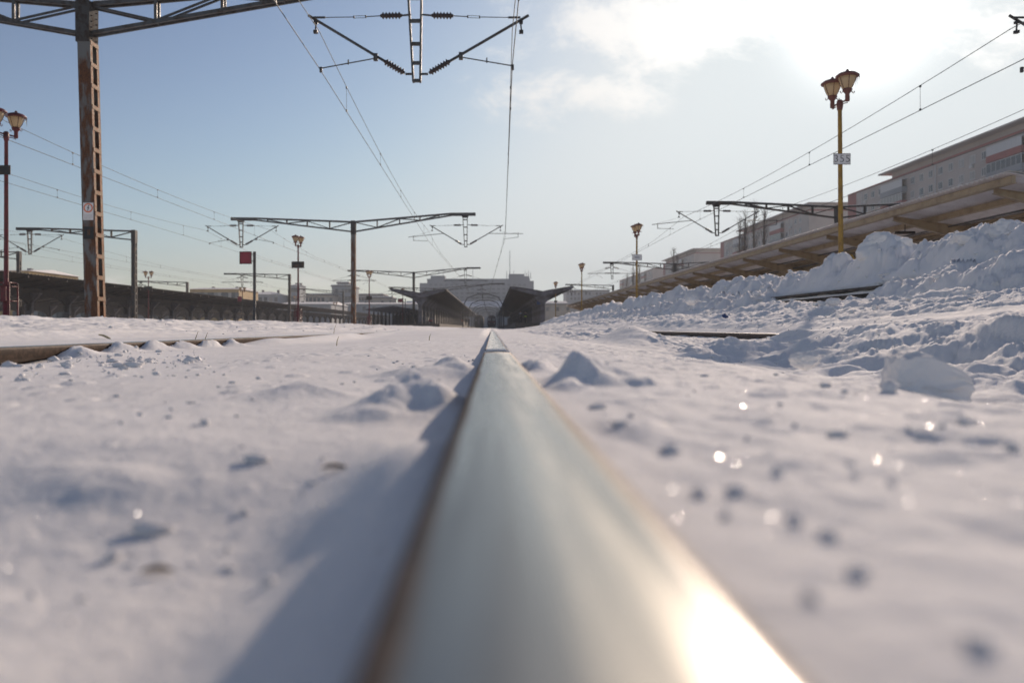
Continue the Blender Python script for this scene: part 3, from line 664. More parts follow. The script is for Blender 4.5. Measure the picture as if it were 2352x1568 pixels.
def mast(X, Z, H, arms, label, base_z=0.1, rusty=True, lean=0.0, detail=True):
    """arms: (side, length, top slope, bottom slope, hanger offset, variant, hanger foot height)"""
    root = empty('catenary_mast', (X, Z, base_z)); tag(root, label, 'mast', 'catenary masts')
    H = H - base_z; hw, hd = 0.155, 0.215
    def lx(z): return lean * z / H
    mp_ = M['rust'] if rusty else M['darksteel']
    mb = MB()
    for s in (-1, 1):
        a = (lx(-0.4), s * (hd - 0.008), -0.4); b = (lx(H - 0.95), s * (hd - 0.008), H - 0.95)
        mb.add([(a[0]-hw, a[1]-.008, a[2]), (a[0]+hw, a[1]-.008, a[2]), (a[0]+hw, a[1]+.008, a[2]), (a[0]-hw, a[1]+.008, a[2]),
                (b[0]-hw, a[1]-.008, b[2]), (b[0]+hw, a[1]-.008, b[2]), (b[0]+hw, a[1]+.008, b[2]), (b[0]-hw, a[1]+.008, b[2])],
               [(0,3,2,1),(4,5,6,7),(0,1,5,4),(1,2,6,5),(2,3,7,6),(3,0,4,7)])
    mb.build('post_channel', mp_, root)
    mb = MB()
    for s in (-1, 1):
        for t in (-1, 1):
            x = t * (hw - 0.006); y0, y1 = sorted((s * (hd - 0.017), s * (hd - 0.115)))
            mb.add([(x-.006+lx(-.4), y0, -.4), (x+.006+lx(-.4), y0, -.4), (x+.006+lx(-.4), y1, -.4), (x-.006+lx(-.4), y1, -.4),
                    (x-.006+lx(H-.95), y0, H-.95), (x+.006+lx(H-.95), y0, H-.95), (x+.006+lx(H-.95), y1, H-.95), (x-.006+lx(H-.95), y1, H-.95)],
                   [(0,3,2,1),(4,5,6,7),(0,1,5,4),(1,2,6,5),(2,3,7,6),(3,0,4,7)])
    mb.build('post_flange', M['rustbatten'] if rusty else M['darksteel'], root)
    z = 0.1; b0 = None
    while z < H - 1.05:
        for t in (-1, 1):
            if b0 is None: b0 = MB().box((-0.005, -hd + 0.02, 0), (0.005, hd - 0.02, 0.10)).build('batten', M['rustbatten'] if rusty else M['darksteel'], root); b0.location = (t * (hw + 0.006) + lx(z), 0, z)
            else: share(b0, 'batten', root, (t * (hw + 0.006) + lx(z), 0, z))
        z += 0.52
    mb = MB()
    mb.prism([(lx(H)-0.165, H-1.0), (lx(H)+0.165, H-1.0), (lx(H)+0.175, H-0.02), (lx(H)+0.13, H+0.03), (lx(H)-0.13, H+0.03), (lx(H)-0.175, H-0.02)], -hd - 0.014, hd + 0.014)
    head = mb.build('mast_head', M['headsteel'] if rusty else M['darksteel'], root)
    if detail:
        mb = MB()
        for s in (-1, 1):
            for i in range(6):
                for yy in (-0.12, 0.12): mb.path([(lx(H) + s * 0.165, yy, H - 0.9 + i * 0.14), (lx(H) + s * 0.20, yy, H - 0.9 + i * 0.14)], 0.014, 6)
        mb.build('rivet', M['headsteel'], head)
    ms = M['steel'] if rusty else M['darksteel']
    for (s, L, st, sb, hx, var, zb) in arms:
        x0 = lx(H); ht = lambda d: H - 0.06 + st * d; xe = 0.80 * L; hb = lambda d: (H - 0.78) + (ht(xe) - 0.12 - (H - 0.78)) * (d / xe)
        mb = MB()
        for yy in (-0.09, 0.09):
            mb.bar((x0 + s * 0.17, yy, ht(0.17)), (x0 + s * xe, yy, ht(xe)), 0.06, 0.10)
            mb.bar((x0 + s * 0.17, yy, hb(0.17)), (x0 + s * xe, yy, hb(xe)), 0.06, 0.09)
            nd = [0.17, 0.17 + 0.9 * L / 9, 2.15 * L / 9 + 0.1, 3.6 * L / 9, 5.0 * L / 9, 6.3 * L / 9]
            nd = [0.17, 1.75 * L / 9, 3.4 * L / 9, 4.9 * L / 9, 6.3 * L / 9]
            for i in range(1, len(nd)): mb.bar((x0 + s * nd[i], yy, hb(nd[i])), (x0 + s * nd[i], yy, ht(nd[i])), 0.05, 0.07)
            for i in range(len(nd) - 1):
                u0, u1 = nd[i], nd[i + 1]
                if i % 2 == 0: mb.bar((x0 + s * u0, yy, ht(u0) - 0.05), (x0 + s * u1, yy, hb(u1) + 0.03), 0.04, 0.05)
                else: mb.bar((x0 + s * u0, yy, hb(u0) + 0.03), (x0 + s * u1, yy, ht(u1) - 0.05), 0.04, 0.05)
        for u in (1.75, 3.4, 4.9, 6.3):
            u = u * L / 9
            mb.bar((x0 + s * u, -0.059, ht(u)), (x0 + s * u, 0.059, ht(u)), 0.05, 0.05); mb.bar((x0 + s * u, -0.059, hb(u)), (x0 + s * u, 0.059, hb(u)), 0.05, 0.05)
        mb.bar((x0 + s * (xe + 0.002), 0, ht(xe) - 0.05), (x0 + s * L, 0, ht(xe) - 0.05 + 0.01 * (L - xe)), 0.26, 0.22)
        mb.build('truss_arm', ms, root)
        mb = MB(); mb.bar((x0 + s * 0.2, 0, ht(0.2) + 0.062), (x0 + s * xe, 0, ht(xe) + 0.062), 0.22, 0.02); mb.build('snow_cover', M['roofsnow'], root)
        if hx is not None:
            xh = s * hx; zt = ht(min(hx, xe)) - 0.16; zbb = zb - base_z
            mb = MB()
            for yy in (-0.05, 0.05):
                mb.bar((xh - 0.22, yy, zt), (xh - 0.085, yy, zbb), 0.05, 0.05)
                mb.bar((xh + 0.12, yy, zt), (xh + 0.085, yy, zbb), 0.05, 0.05)
            n = 5
            for i in range(n):
                t = [0.12, 0.36, 0.60, 0.80, 0.985][i]
                zz = zt + (zbb - zt) * t; mb.box((xh - 0.22 + 0.135 * t, -0.045, zz - 0.035), (xh + 0.12 - 0.035 * t, 0.045, zz + 0.035))
            mb.prism([(xh - 0.32, zt), (xh + 0.22, zt), (xh + 0.14, zt - 0.14), (xh - 0.23, zt - 0.14)], -0.06, 0.06)
            mb.build('hanger_frame', ms, root); cantilever(root, xh, var, zbb)
    return root
m1 = mast(-9.75, 19.6, 8.03, [(-1, 9.0, 0.09, 0, 8.2, 'A', 6.1), (1, 8.9, 0.09, 0, 7.90, 'A', 6.1)], 'tall rusty catenary mast in the left foreground with a lightning warning plate', lean=-0.22)
# warning plates on the first mast
pl = empty('warning_plate', (0, 0, 0)); pl.parent = m1
def rotlean(z): return -0.22 * z / 7.93
cx = rotlean(2.85) + 0.005; yf = -0.215 - 0.004
mb = MB(); mb.box((cx - 0.125, yf - 0.006, 2.58), (cx + 0.125, yf, 3.0)); pl = mb.build('warning_plate', M['white'], m1); bpy.data.objects.remove(bpy.data.objects['warning_plate'], do_unlink=True) if 'warning_plate' in bpy.data.objects and bpy.data.objects['warning_plate'].type == 'EMPTY' else None
pl.name = 'warning_plate'
def ring(cx, cz, r0, r1, y0, y1, n=32):
    mb = MB(); vs = []
    for y in (y0, y1):
        for r in (r0, r1):
            for k in range(n): t = 2 * math.pi * k / n; vs.append((cx + r * math.cos(t), y, cz + r * math.sin(t)))
    fs = []
    for k in range(n):
        j = (k + 1) % n; a, b, c, d = 0, n, 2 * n, 3 * n
        fs += [(a+k, a+j, b+j, b+k), (c+k, d+k, d+j, c+j), (b+k, b+j, d+j, d+k), (a+k, c+k, c+j, a+j)]
    mb.add(vs, fs); return mb
ring(cx, 2.875, 0.085, 0.113, yf - 0.010, yf - 0.0065).build('warning_ring', M['orange'], pl)
mb = MB(); mb.prism([(cx + 0.012, 2.945), (cx - 0.028, 2.868), (cx - 0.006, 2.868), (cx - 0.016, 2.815), (cx - 0.028, 2.822), (cx - 0.010, 2.798), (cx + 0.004, 2.826), (cx - 0.006, 2.822), (cx + 0.022, 2.885), (cx + 0.0, 2.885), (cx + 0.030, 2.940)], yf - 0.010, yf - 0.0065); mb.build('lightning_mark', M['black'], pl)
mb = MB()
for i in range(4): mb.box((cx - 0.10, yf - 0.0085, 2.60 + i * 0.032), (cx + 0.10 - 0.03 * (i == 0), yf - 0.0065, 2.608 + i * 0.032))
mb.build('small_print', M['plaster'], pl)
cx2 = rotlean(2.3); mb = MB(); mb.box((cx2 - 0.13, yf - 0.004, 2.12), (cx2 + 0.12, yf, 2.42)); mb.build('stained_plate', M['darksteel'], m1)
mb = MB(); mb.box((cx2 - 0.02, yf - 0.008, 2.22), (cx2 - 0.01, yf - 0.0045, 2.35)); mb.box((cx2 + 0.02, yf - 0.008, 2.22), (cx2 + 0.03, yf - 0.0045, 2.35)); mb.build('plate_mark', M['rustbatten'], m1)

mast(-10.26, 59.0, 7.95, [(-1, 9.07, 0.037, 0, 8.3, 'A', 6.0), (1, 9.05, 0.085, 0, 8.32, 'B', 6.03)], 'second catenary mast, rust brown, with a truss arm to either side')
mast(-11.0, 112, 7.9, [(-1, 9.3, 0.04, 0, 8.4, 'C', 6.0), (1, 9.4, 0.09, 0, 7.3, 'C', 6.0)], 'third double armed mast standing before the left station roof', rusty=False)
mast(-11.5, 158, 7.9, [(-1, 9.0, 0.04, 0, 8.3, 'C', 6.0), (1, 14.0, 0.09, 0, 9.5, 'C', 6.2)], 'faint mast whose arm shows over the left station roof', rusty=False, detail=False)
mast(-29.2, 65, 8.0, [(-1, 9.6, 0.03, 0, 8.5, 'A', 6.05)], 'dark single armed mast just right of the big rusty mast', rusty=False)
mast(-30.0, 118, 8.0, [(-1, 9.7, 0.02, 0, 7.0, 'C', 6.1)], 'dark single armed mast left of the tall red lamp post', rusty=False)
mast(-32.5, 174, 8.0, [(-1, 9.8, 0.08, 0, 8.5, 'C', 6.1)], 'far single armed mast beside the second rusty mast', rusty=False, detail=False)
mast(-49.3, 83, 8.0, [(-1, 9.5, 0.02, 0, 8.5, 'A', 6.05)], 'squat looking mast rising behind the platform roof at far left', rusty=False)
mast(-52.8, 138, 8.0, [(-1, 9.0, 0.03, 0, 8.0, 'C', 6.05)], 'mast behind the long platform roof near the yellow hall', rusty=False, detail=False)
mast(23.6, 19.6, 7.95, [(-1, 9.0, 0.06, 0, 8.2, 'A', 6.1)], 'mast outside the right border whose wire clamp shows at the top corner', base_z=0.7, rusty=False)
mast(22.6, 52.0, 8.0, [(-1, 8.6, 0.045, 0, 7.9, 'B', 6.05), (1, 9.0, 0.05, 0, None, 'B', 6)], 'mast behind the cream canopy right of the tall yellow lamp', base_z=0.7, rusty=False)
mast(22.7, 99.0, 8.05, [(-1, 8.9, 0.03, 0, 7.75, 'C', 6.1), (1, 9.0, 0.06, 0, None, 'C', 6)], 'mast behind the cream canopy near the second yellow lamp', base_z=0.7, rusty=False, detail=False)
mast(22.8, 150.0, 8.1, [(-1, 9.0, 0.03, 0, 7.8, 'C', 6.1)], 'farthest mast behind the right canopy, near the station roof', base_z=0.7, rusty=False, detail=False)

# ------------------------------------------------------------ overhead wires
def line(x0, Xs, Ys, zc, zm, label, drop=8.0, r=0.011):
    """Xs, Ys: supports; contact wire height list zc, messenger height list zm at the supports"""
    root = empty('overhead_line', (Xs[0], Ys[0], 0)); tag(root, label, 'overhead wire', 'overhead lines')
    ox, oy = Xs[0], Ys[0]; cpts = []; mpts = []; dr = MB(); cl = MB(); total = []
    for i in range(len(Ys) - 1):
        L = Ys[i + 1] - Ys[i]; sag = 0.62 * min(1.0, (L / 45.0) ** 2) if L > 12 else 0.02
        n = max(8, int(L / 2.5))
        for k in range(n + (i == len(Ys) - 2)):
            t = k / n; x = Xs[i] * (1 - t) + Xs[i + 1] * t - ox; y = Ys[i] + L * t - oy
            a = zc[i] * (1 - t) + zc[i + 1] * t; b = zm[i] * (1 - t) + zm[i + 1] * t - sag * 4 * t * (1 - t)
            cpts.append((x, y, a)); mpts.append((x, y, max(b, a + 0.18)))
        nd = max(2, int(round(L / drop)))
        for k in range(nd):
            t = (k + 0.5) / nd; x = Xs[i] * (1 - t) + Xs[i + 1] * t - ox; y = Ys[i] + L * t - oy
            a = zc[i] * (1 - t) + zc[i + 1] * t; b = max(zm[i] * (1 - t) + zm[i + 1] * t - sag * 4 * t * (1 - t), a + 0.18)
            total.append(((x, y, a), (x + 0.0, y, b)))
    MB().path(cpts, r, 6).build('contact_wire', M['wire'], root, True)
    MB().path(mpts, r * 0.9, 6).build('messenger_wire', M['wire'], root, True)
    for a, b in total:
        d = MB().path([a, b], 0.0055, 5); d.box((a[0]-.02, a[1]-.03, a[2]-.01), (a[0]+.02, a[1]+.03, a[2]+.05)); d.box((b[0]-.02, b[1]-.03, b[2]-.05), (b[0]+.02, b[1]+.03, b[2]+.01))
        d.build('dropper', M['wire'], root)
    return root
line(0, [-4.3, -4.25, -4.75, -4.0, -4.2], [-20, 19.6, 59, 112, 158], [6.45, 6.44, 6.56, 6.55, 6.4], [7.4, 7.35, 7.3, 6.8, 6.7], 'overhead line passing left of the middle hanger towards the far hall')
line(0, [0.75, 0.5, 0.98, 0.1, -0.6], [-20, 19.6, 59, 112, 158], [6.5, 6.5, 6.7, 6.6, 6.4], [7.5, 7.35, 7.3, 6.8, 6.7], 'overhead line running almost straight above the middle rail')
line(0, [-16.2, -16.6, -16.4, -16.4, -17], [-14, 19.6, 59, 112, 158], [6.5, 6.5, 6.45, 6.5, 6.4], [7.4, 7.4, 7.3, 6.8, 6.7], 'overhead line crossing behind the big rusty mast, upper pair at left')
line(0, [-22, -21.6, -21.3, -22, -22], [-10, 19.6, 59, 112, 158], [6.5, 6.5, 6.45, 6.5, 6.4], [7.4, 7.4, 7.3, 6.8, 6.7], 'overhead line crossing behind the big rusty mast, lower pair at left')
line(0, [-35.2, -35.2, -34.5, -35], [10, 65, 118, 174], [6.4, 6.4, 6.4, 6.4], [7.4, 7.4, 6.9, 6.8], 'thin overhead line over the yard left of the sign board')
line(0, [-40.3, -40.3, -40, -41], [10, 65, 118, 174], [6.4, 6.4, 6.4, 6.4], [7.4, 7.4, 6.9, 6.8], 'thin overhead line low above the long platform roof')
line(0, [13.0, 12.75, 12.5, 12.6, 12.8], [0, 19.6, 52, 99, 150], [6.55, 6.5, 6.6, 6.5, 6.5], [7.5, 7.4, 7.3, 6.9, 6.8], 'overhead line over the right canopy, higher pair crossing the lamp post')
line(0, [17.6, 17.6, 17.5, 17.6, 17.6], [0, 19.6, 52, 99, 150], [6.5, 6.5, 6.6, 6.5, 6.5], [7.5, 7.5, 7.4, 6.9, 6.8], 'overhead line over the right canopy, lower pair nearer the flats')

# ------------------------------------------------------------ lamp posts
def lantern(root, dx, dy, zb, icicles, m):
    """one lantern head: bracket socket, glass bowl, rim, cap"""
    mb = MB(); mb.lathe((dx, dy, zb), [(0.045, -0.02), (0.055, 0.0), (0.05, 0.16), (0.10, 0.22), (0.115, 0.26), (0.10, 0.28)], 18)
    for s in (-1, 1): # little scrolls
        mb.path([(dx + s * 0.10, dy, zb + 0.22), (dx + s * 0.15, dy, zb + 0.17), (dx + s * 0.175, dy, zb + 0.20), (dx + s * 0.155, dy, zb + 0.225)], 0.010, 6)
    head = mb.build('lantern', m, root, True)
    MB().lathe((dx, dy, zb), [(0.095, 0.28), (0.14, 0.36), (0.18, 0.46), (0.205, 0.55)], 24).build('lamp_glass', M['amber'], head, True)
    mb = MB()
    for k in range(6):
        t = k * math.pi / 3 + 0.3
        mb.path([(dx + r * math.cos(t), dy + r * math.sin(t), zb + z) for r, z in ((0.10, 0.28), (0.147, 0.36), (0.187, 0.46), (0.213, 0.55))], 0.008, 5)
    mb.build('glass_rib', m, head, True)
    MB().lathe((dx, dy, zb), [(0.20, 0.55), (0.265, 0.56), (0.27, 0.59), (0.20, 0.645), (0.10, 0.68), (0.04, 0.69), (0.035, 0.72), (0.02, 0.745)], 28).build('lamp_cap', m, head, True)
    if icicles:
        mb = MB()
        for k in range(icicles):
            t = random.uniform(-0.5, 0.9); l = random.uniform(0.06, 0.26); r = 0.262
            mb.path([(dx + r * math.cos(t), dy + r * math.sin(t), zb + 0.57), (dx + r * math.cos(t), dy + r * math.sin(t), zb + 0.57 - l)], [0.009, 0.001], 5)
        mb.build('icicle', M['ice'], head, True)
def lamp_post(X, Z, zb, Ht, pm, label, hm, plate=None, ice_n=0, cage=True, rot=R(-80), text=None, plate_z=None, lean=0.0):
    root = empty('platform_lamp', (X, Z, zb)); tag(root, label, 'lamp post', 'twin lantern lamp posts'); H = Ht
    mb = MB(); mb.path([(0, 0, -0.3), (0, 0, 0.9), (lean * 0.3, 0, 1.0), (lean, 0, H - 0.75)], [0.085, 0.085, 0.062, 0.048], 14)
    mb.build('pole', pm, root, True)
    c, s = math.cos(rot), math.sin(rot); a = 0.30
    mb = MB(); z = H - 0.78
    mb.path([(lean - c * a, -s * a, z + 0.05), (lean, 0, z + 0.05), (lean + c * a, s * a, z + 0.05)], 0.022, 8)
    mb.lathe((lean, 0, z), [(0.06, -0.12), (0.075, -0.02), (0.07, 0.10), (0.04, 0.13)], 14)
    mb.path([(lean - c * a, -s * a, z - 0.02), (lean - c * 0.15, -s * 0.15, z + 0.0), (lean, 0, z - 0.06)], 0.012, 6); mb.path([(lean + c * a, s * a, z - 0.02), (lean + c * 0.15, s * 0.15, z), (lean, 0, z - 0.06)], 0.012, 6)
    mb.build('cross_arm', hm, root, True)
    for sg in (-1, 1): lantern(root, lean + sg * c * a, sg * s * a, z + 0.03, ice_n if sg > 0 else ice_n // 3, hm)
    if plate:
        pz = plate_z if plate_z else H * 0.62; w2, h2 = plate
        fx = lean * (pz / H)
        mb = MB(); mb.box((fx - w2, -0.088, pz - h2), (fx + w2, -0.076, pz + h2)); mb.box((fx - 0.07, -0.076, pz - 0.03), (fx + 0.07, -0.05, pz + 0.03)); po = mb.build('number_plate', M['white'] if text else M['darksteel'], root)
        mb = MB()
        for q in ((-w2, -h2, w2, -h2 + 0.012), (-w2, h2 - 0.012, w2, h2), (-w2, -h2 + 0.012, -w2 + 0.012, h2 - 0.012), (w2 - 0.012, -h2 + 0.012, w2, h2 - 0.012)):
            mb.box((fx + q[0], -0.0905, pz + q[1]), (fx + q[2], -0.0885, pz + q[3]))
        mb.build('plate_border', M['black'], po)
        if text and text != '?':
            cu = bpy.data.curves.new('digits', 'FONT'); cu.body = text; cu.size = 0.25; cu.align_x = 'CENTER'; cu.align_y = 'CENTER'; cu.extrude = 0.002; cu.space_character = 1.12; cu.offset = -0.005
            tmp = bpy.data.objects.new('digits', cu); C.objects.link(tmp); bpy.context.view_layer.update()
            me_ = bpy.data.meshes.new_from_object(tmp.evaluated_get(bpy.context.evaluated_depsgraph_get())); bpy.data.objects.remove(tmp)
            me_.materials.clear(); me_.materials.append(M['black'])
            d = bpy.data.objects.new('plate_digits', me_); C.objects.link(d); d.parent = po; d.location = (fx, -0.092, pz); d.rotation_euler = (R(90), 0, 0)
        elif text == '?' :
            mb = MB()
            for k in (-1, 0, 1): ring(fx + k * 0.10, pz, 0.020, 0.038, -0.0925, -0.0905, 10).build('plate_mark', M['black'], po)
    if cage:
        mb = MB(); q = 0.20
        for sx in (-1, 1):
            for sy in (-1, 1): mb.path([(sx * q, sy * q, -0.3), (sx * q, sy * q, 1.0), (sx * q * 0.9, sy * q * 0.9, 1.05), (sx * 0.06, sy * 0.06, 1.06)], 0.022, 8)
        for zz in (0.55, 0.95):
            mb.path([(-q, -q, zz), (q, -q, zz), (q, q, zz), (-q, q, zz), (-q, -q, zz)], 0.012, 6)
        mb.build('base_guard', pm, root, True)
        mb = MB(); mb.box((-0.075, -0.14, 0.55), (0.075, -0.09, 0.95)); mb.build('junction_box', pm, root)
    return root
lamp_post(8.47, 19.3, 0.75, 5.48, M['yellow'], 'tall yellow lamp post with the 355 plate in front of the cream canopy', M['redbrown'], (0.205, 0.135), 9, text='355', plate_z=3.38, lean=-0.04)
lamp_post(8.42, 46.3, 0.75, 5.40, M['yellow'], 'second yellow lamp post with a small white plate over the snow bank', M['redbrown'], (0.28, 0.17), 3, text='?', plate_z=3.40)
lamp_post(8.45, 75.0, 0.75, 5.45, M['yellow'], 'third yellow lamp post, right of the right station roof', M['redbrown'], None, 0, cage=False)
lamp_post(8.40, 105., 0.75, 5.45, M['yellow'], 'farthest yellow lamp post in front of the right station roof', M['redbrown'], (0.2, 0.12), 0, cage=False, plate_z=2.8)
lamp_post(-13.42, 22.0, 0.25, 5.88, M['redpaint'], 'large dark red lamp post with icicles cut by the left border', M['redpaint'], (0.17, 0.13), 16, rot=R(70), plate_z=4.15)
lamp_post(-12.9, 53.0, 0.25, 6.0, M['redpaint'], 'red lamp post between the sign board and the second rusty mast', M['redbrown'], (0.42, 0.22), 3, rot=R(70), plate_z=4.0)
lamp_post(-13.1, 85.0, 0.25, 6.0, M['redpaint'], 'red lamp post right of the second rusty mast', M['redbrown'], (0.3, 0.2), 0, rot=R(70), plate_z=3.0)
lamp_post(-13.9, 124.0, 0.25, 6.0, M['redpaint'], 'thin red lamp post beside the left station roof', M['redbrown'], None, 0, cage=False)
lamp_post(-37.1, 86.0, 0.25, 6.0, M['redpaint'], 'small red lamp post before the long roof, right of the dark mast', M['redbrown'], (0.45, 0.2), 0, cage=False, rot=R(8), plate_z=4.1)
lamp_post(-37.6, 120.0, 0.25, 6.0, M['redpaint'], 'small red lamp post just left of the grey sign pole', M['redbrown'], None, 0, cage=False, rot=R(8))
lamp_post(-37.4, 152.0, 0.25, 6.0, M['redpaint'], 'thin red lamp post close left of the tall red one', M['redbrown'], None, 0, cage=False, rot=R(8))
lamp_post(-37.4, 190.0, 0.25, 6.0, M['redpaint'], 'far red lamp post between the tall red one and the rusty mast', M['redbrown'], None, 0, cage=False, rot=R(8))

# sign boards on poles
def sign_post(px, Z, top_y, pw, m_pole, rect, lab):
    x = (px - VX) / F * Z; zt = CZ + (VY - top_y) / F * Z; root = empty('signal_board', (x, Z, 0.2)); tag(root, lab, 'sign board', 'red boards on poles')
    MB().path([(0, 0, -0.3), (0, 0, zt - 0.2)], pw, 12).build('pole', m_pole, root, True)
    x0, y0, x1, y1 = [(v - VX) / F * Z - x if i % 2 == 0 else CZ + (VY - v) / F * Z - 0.2 for i, v in enumerate(rect)]
    mb = MB(); mb.box((x0, -0.03, y1), (x1, 0.0, y0)); b = mb.build('board', M['signred'], root)
    mb = MB(); e = 0.03
    mb.box((x0 - e, -0.045, y0), (x1 + e, 0.01, y0 + e)); mb.box((x0 - e, -0.045, y1 - e), (x1 + e, 0.01, y1)); mb.box((x0 - e, -0.045, y1), (x0, 0.01, y0)); mb.box((x1, -0.045, y1), (x1 + e, 0.01, y0))
    mb.build('board_rim', M['darksteel'], b)
    mb = MB(); xa = x1 + e if x1 < 0 else x0 - e
    for t in (0.2, 0.8): mb.bar((xa, -0.02, y1 + (y0 - y1) * t), (0, -0.02, y1 + (y0 - y1) * t), 0.03, 0.04)
    mb.build('bracket', m_pole, root)
sign_post(584.5, 40, 578, 0.075, M['steel'], (552, 579, 577, 605), 'square red board on a grey pole left of the second rusty mast')
sign_post(931, 128, 686, 0.06, M['steel'], (914, 686, 926, 694), 'small red board before the left station roof')
sign_post(557, 118, 680, 0.06, M['steel'], (546, 681, 555, 692), 'small red board hanging over the long platform roof')

# ------------------------------------------------------------ platforms
def plat(name, x0, x1, y0, y1, top, foot=-0.3, lip=0.18, m='concrete'):
    mb = MB(); mb.box((x0, y0, foot), (x1, y1, top - 0.14)); mb.box((x0 - lip, y0, top - 0.135), (x1 + lip, y1, top))
    return tag(mb.build(name, M[m]), kind='structure')
mb = MB(); mb.box((6.06, 4, -0.3), (30, 128, 0.52)); mb.box((5.84, 11.1, 0.655), (6.5, 17.0, 0.70)); mb.box((5.90, 11.1, 0.40), (6.4, 17.0, 0.60))
tag(mb.build('platform', M['concrete']), kind='structure')
# snow lying on the lower ledge of the wall
mb = MB(); n = 90; vs = []; fs = []
for i in range(n + 1):
    y = 11.15 + 5.8 * i / n; h = 0.045 + 0.022 * mnoise.noise(Vector((y * 1.3, 0, 3))) + 0.012 * mnoise.noise(Vector((y * 5, 0, 3))); b = 0.02 + 0.02 * mnoise.noise(Vector((y * 2.3, 5, 3)))
    for q in ((5.885 - b, 0.598), (5.875 - b, 0.585 + h * 0.5), (5.90, 0.60 + h), (6.02, 0.60 + h * 1.1)): vs.append((q[0], y, q[1]))
for i in range(n):
    for j in range(3): a = i * 4 + j; fs.append((a, a + 1, a + 5, a + 4))
mb.add(vs, fs); tag(mb.build('snow_ledge', M['snow'], None, True), 'strip of snow lying on the bare edge of the platform', 'snow ledge')
tag(mb and MB().box((2.9, 99, -0.3), (10.4, 330, 0.66)).build('platform', M['concrete']), kind='structure')
tag(MB().box((-13.0, 105, -0.3), (-6.9, 330, 0.62)).build('platform', M['concrete']), kind='structure')
tag(MB().box((-48, 30, -0.3), (-38.6, 330, 0.55)).build('platform', M['concrete']), kind='structure')

# ------------------------------------------------------------ cream canopy on the right
def corrugated(mb, x0, z0, x1, z1, y0, y1, pitch, amp, th=0.012, dense_to=None):
    yv = [y0]
    while yv[-1] < y1: yv.append(yv[-1] + (pitch / 4 if (dense_to is None or yv[-1] < dense_to) else pitch * 8))
    n = len(yv); vs = []
    for i, y in enumerate(yv):
        h = amp * math.sin(2 * math.pi * (y - y0) / pitch) if (dense_to is None or y < dense_to) else 0
        for x, z in ((x0, z0), (x1, z1)): vs.append((x, y, z + h))
    for i, y in enumerate(yv):
        h = amp * math.sin(2 * math.pi * (y - y0) / pitch) if (dense_to is None or y < dense_to) else 0
        for x, z in ((x0, z0), (x1, z1)): vs.append((x, y, z + h + th))
    fs = []; o = 2 * n
    for i in range(n - 1):
        a = 2 * i; fs += [(a, a + 1, a + 3, a + 2), (o + a, o + a + 2, o + a + 3, o + a + 1), (a, a + 2, o + a + 2, o + a), (a + 1, o + a + 1, o + a + 3, a + 3)]
    fs += [(0, o, o + 1, 1), (2*n-2, 2*n-1, o + 2*n-1, o + 2*n-2)]
    mb.add(vs, fs)
def snow_sheet(x0, z0, x1, z1, y0, y1, t, parent, step=0.6, m='roofsnow', inset=0.06):
    nx = 6; ny = max(2, int((y1 - y0) / step)); vs = []; fs = []
    sgn = 1 if x1 > x0 else -1
    for j in range(ny + 1):
        y = y0 + (y1 - y0) * j / ny
        for i in range(nx + 1):
            u = i / nx; x = x0 + (x1 - x0) * u; z = z0 + (z1 - z0) * u
            e = min(1, min(u, 1 - u) * nx)
            hh = t * (0.75 + 0.5 * mnoise.noise(Vector((x * 0.8, y * 0.9, 2)))) * (0.35 + 0.65 * e)
            jx = sgn * 0.05 * mnoise.noise(Vector((y * 3.1, 7, 1))) if i == 0 else 0
            vs.append((x + jx, y, z + hh))
    for j in range(ny):
        for i in range(nx): a = j * (nx + 1) + i; fs.append((a, a + 1, a + nx + 2, a + nx + 1))
    # skirt
    base = len(vs)
    for j in range(ny + 1):
        y = y0 + (y1 - y0) * j / ny; vs.append((x0 + sgn * 0.02, y, z0 + 0.02))
    for j in range(ny): fs.append((j * (nx + 1), (j + 1) * (nx + 1), base + j + 1, base + j))
    o = MB().add(vs, fs).build('snow_cover', M[m], parent, True); return o
XE, ZE, XV, ZV = 12.0, 3.68, 15.2, 3.12
Y0, Y1 = 18.55, 128.0
can = empty('platform_canopy', (XV, Y0, 0.7)); tag(can, 'long cream canopy with corrugated roof over the right platform', 'canopy')
def L_(o): o.location = (-XV, -Y0, -0.7); return o
mb = MB(); corrugated(mb, XE, ZE, XV, ZV, Y0, Y1, 0.20, 0.022, dense_to=62); corrugated(mb, XV, ZV, 19.2, ZE, Y0, Y1, 0.20, 0.022, dense_to=40)
rf = L_(mb.build('roof', M['sheet'], can))
s_ = snow_sheet(XE + 0.05, ZE + 0.03, XV, ZV + 0.03, Y0, Y1, 0.05, rf, 0.35); s2 = snow_sheet(19.1, ZE + 0.03, XV, ZV + 0.03, Y0, Y1, 0.05, rf, 2)
mb = MB()
for t, wz in ((0.06, 0.16), (0.42, 0.15), (0.80, 0.07), (0.88, 0.07)):
    x = XE + (XV - XE) * t; z = ZE + (ZV - ZE) * t - 0.035 - wz / 2
    mb.box((x - 0.05, Y0 + 0.06, z - wz / 2), (x + 0.05, Y1, z + wz / 2))
    mb.box((x - 0.09, Y0 + 0.06, z - wz / 2 - 0.012), (x + 0.09, Y1, z - wz / 2 - 0.001))
    x = 2 * XV - x; mb.box((x - 0.05, Y0 + 0.06, z - wz / 2), (x + 0.05, Y1, z + wz / 2))
L_(mb.build('purlin', M['cream'], can))
mb = MB(); mb.box((XV - 0.11, Y0 + 0.3, ZV - 0.50), (XV + 0.11, Y1, ZV - 0.06)); L_(mb.build('valley_beam', M['cream'], can))
mb = MB(); mb.path([(XV - 0.5, Y0, ZV - 0.16), (XV - 0.5, Y1, ZV - 0.16)], 0.04, 8); mb.path([(XV - 1.3, Y0, ZV + 0.02), (XV - 1.3, Y1, ZV + 0.02)], 0.025, 8); L_(mb.build('pipe', M['steel'], can, True))
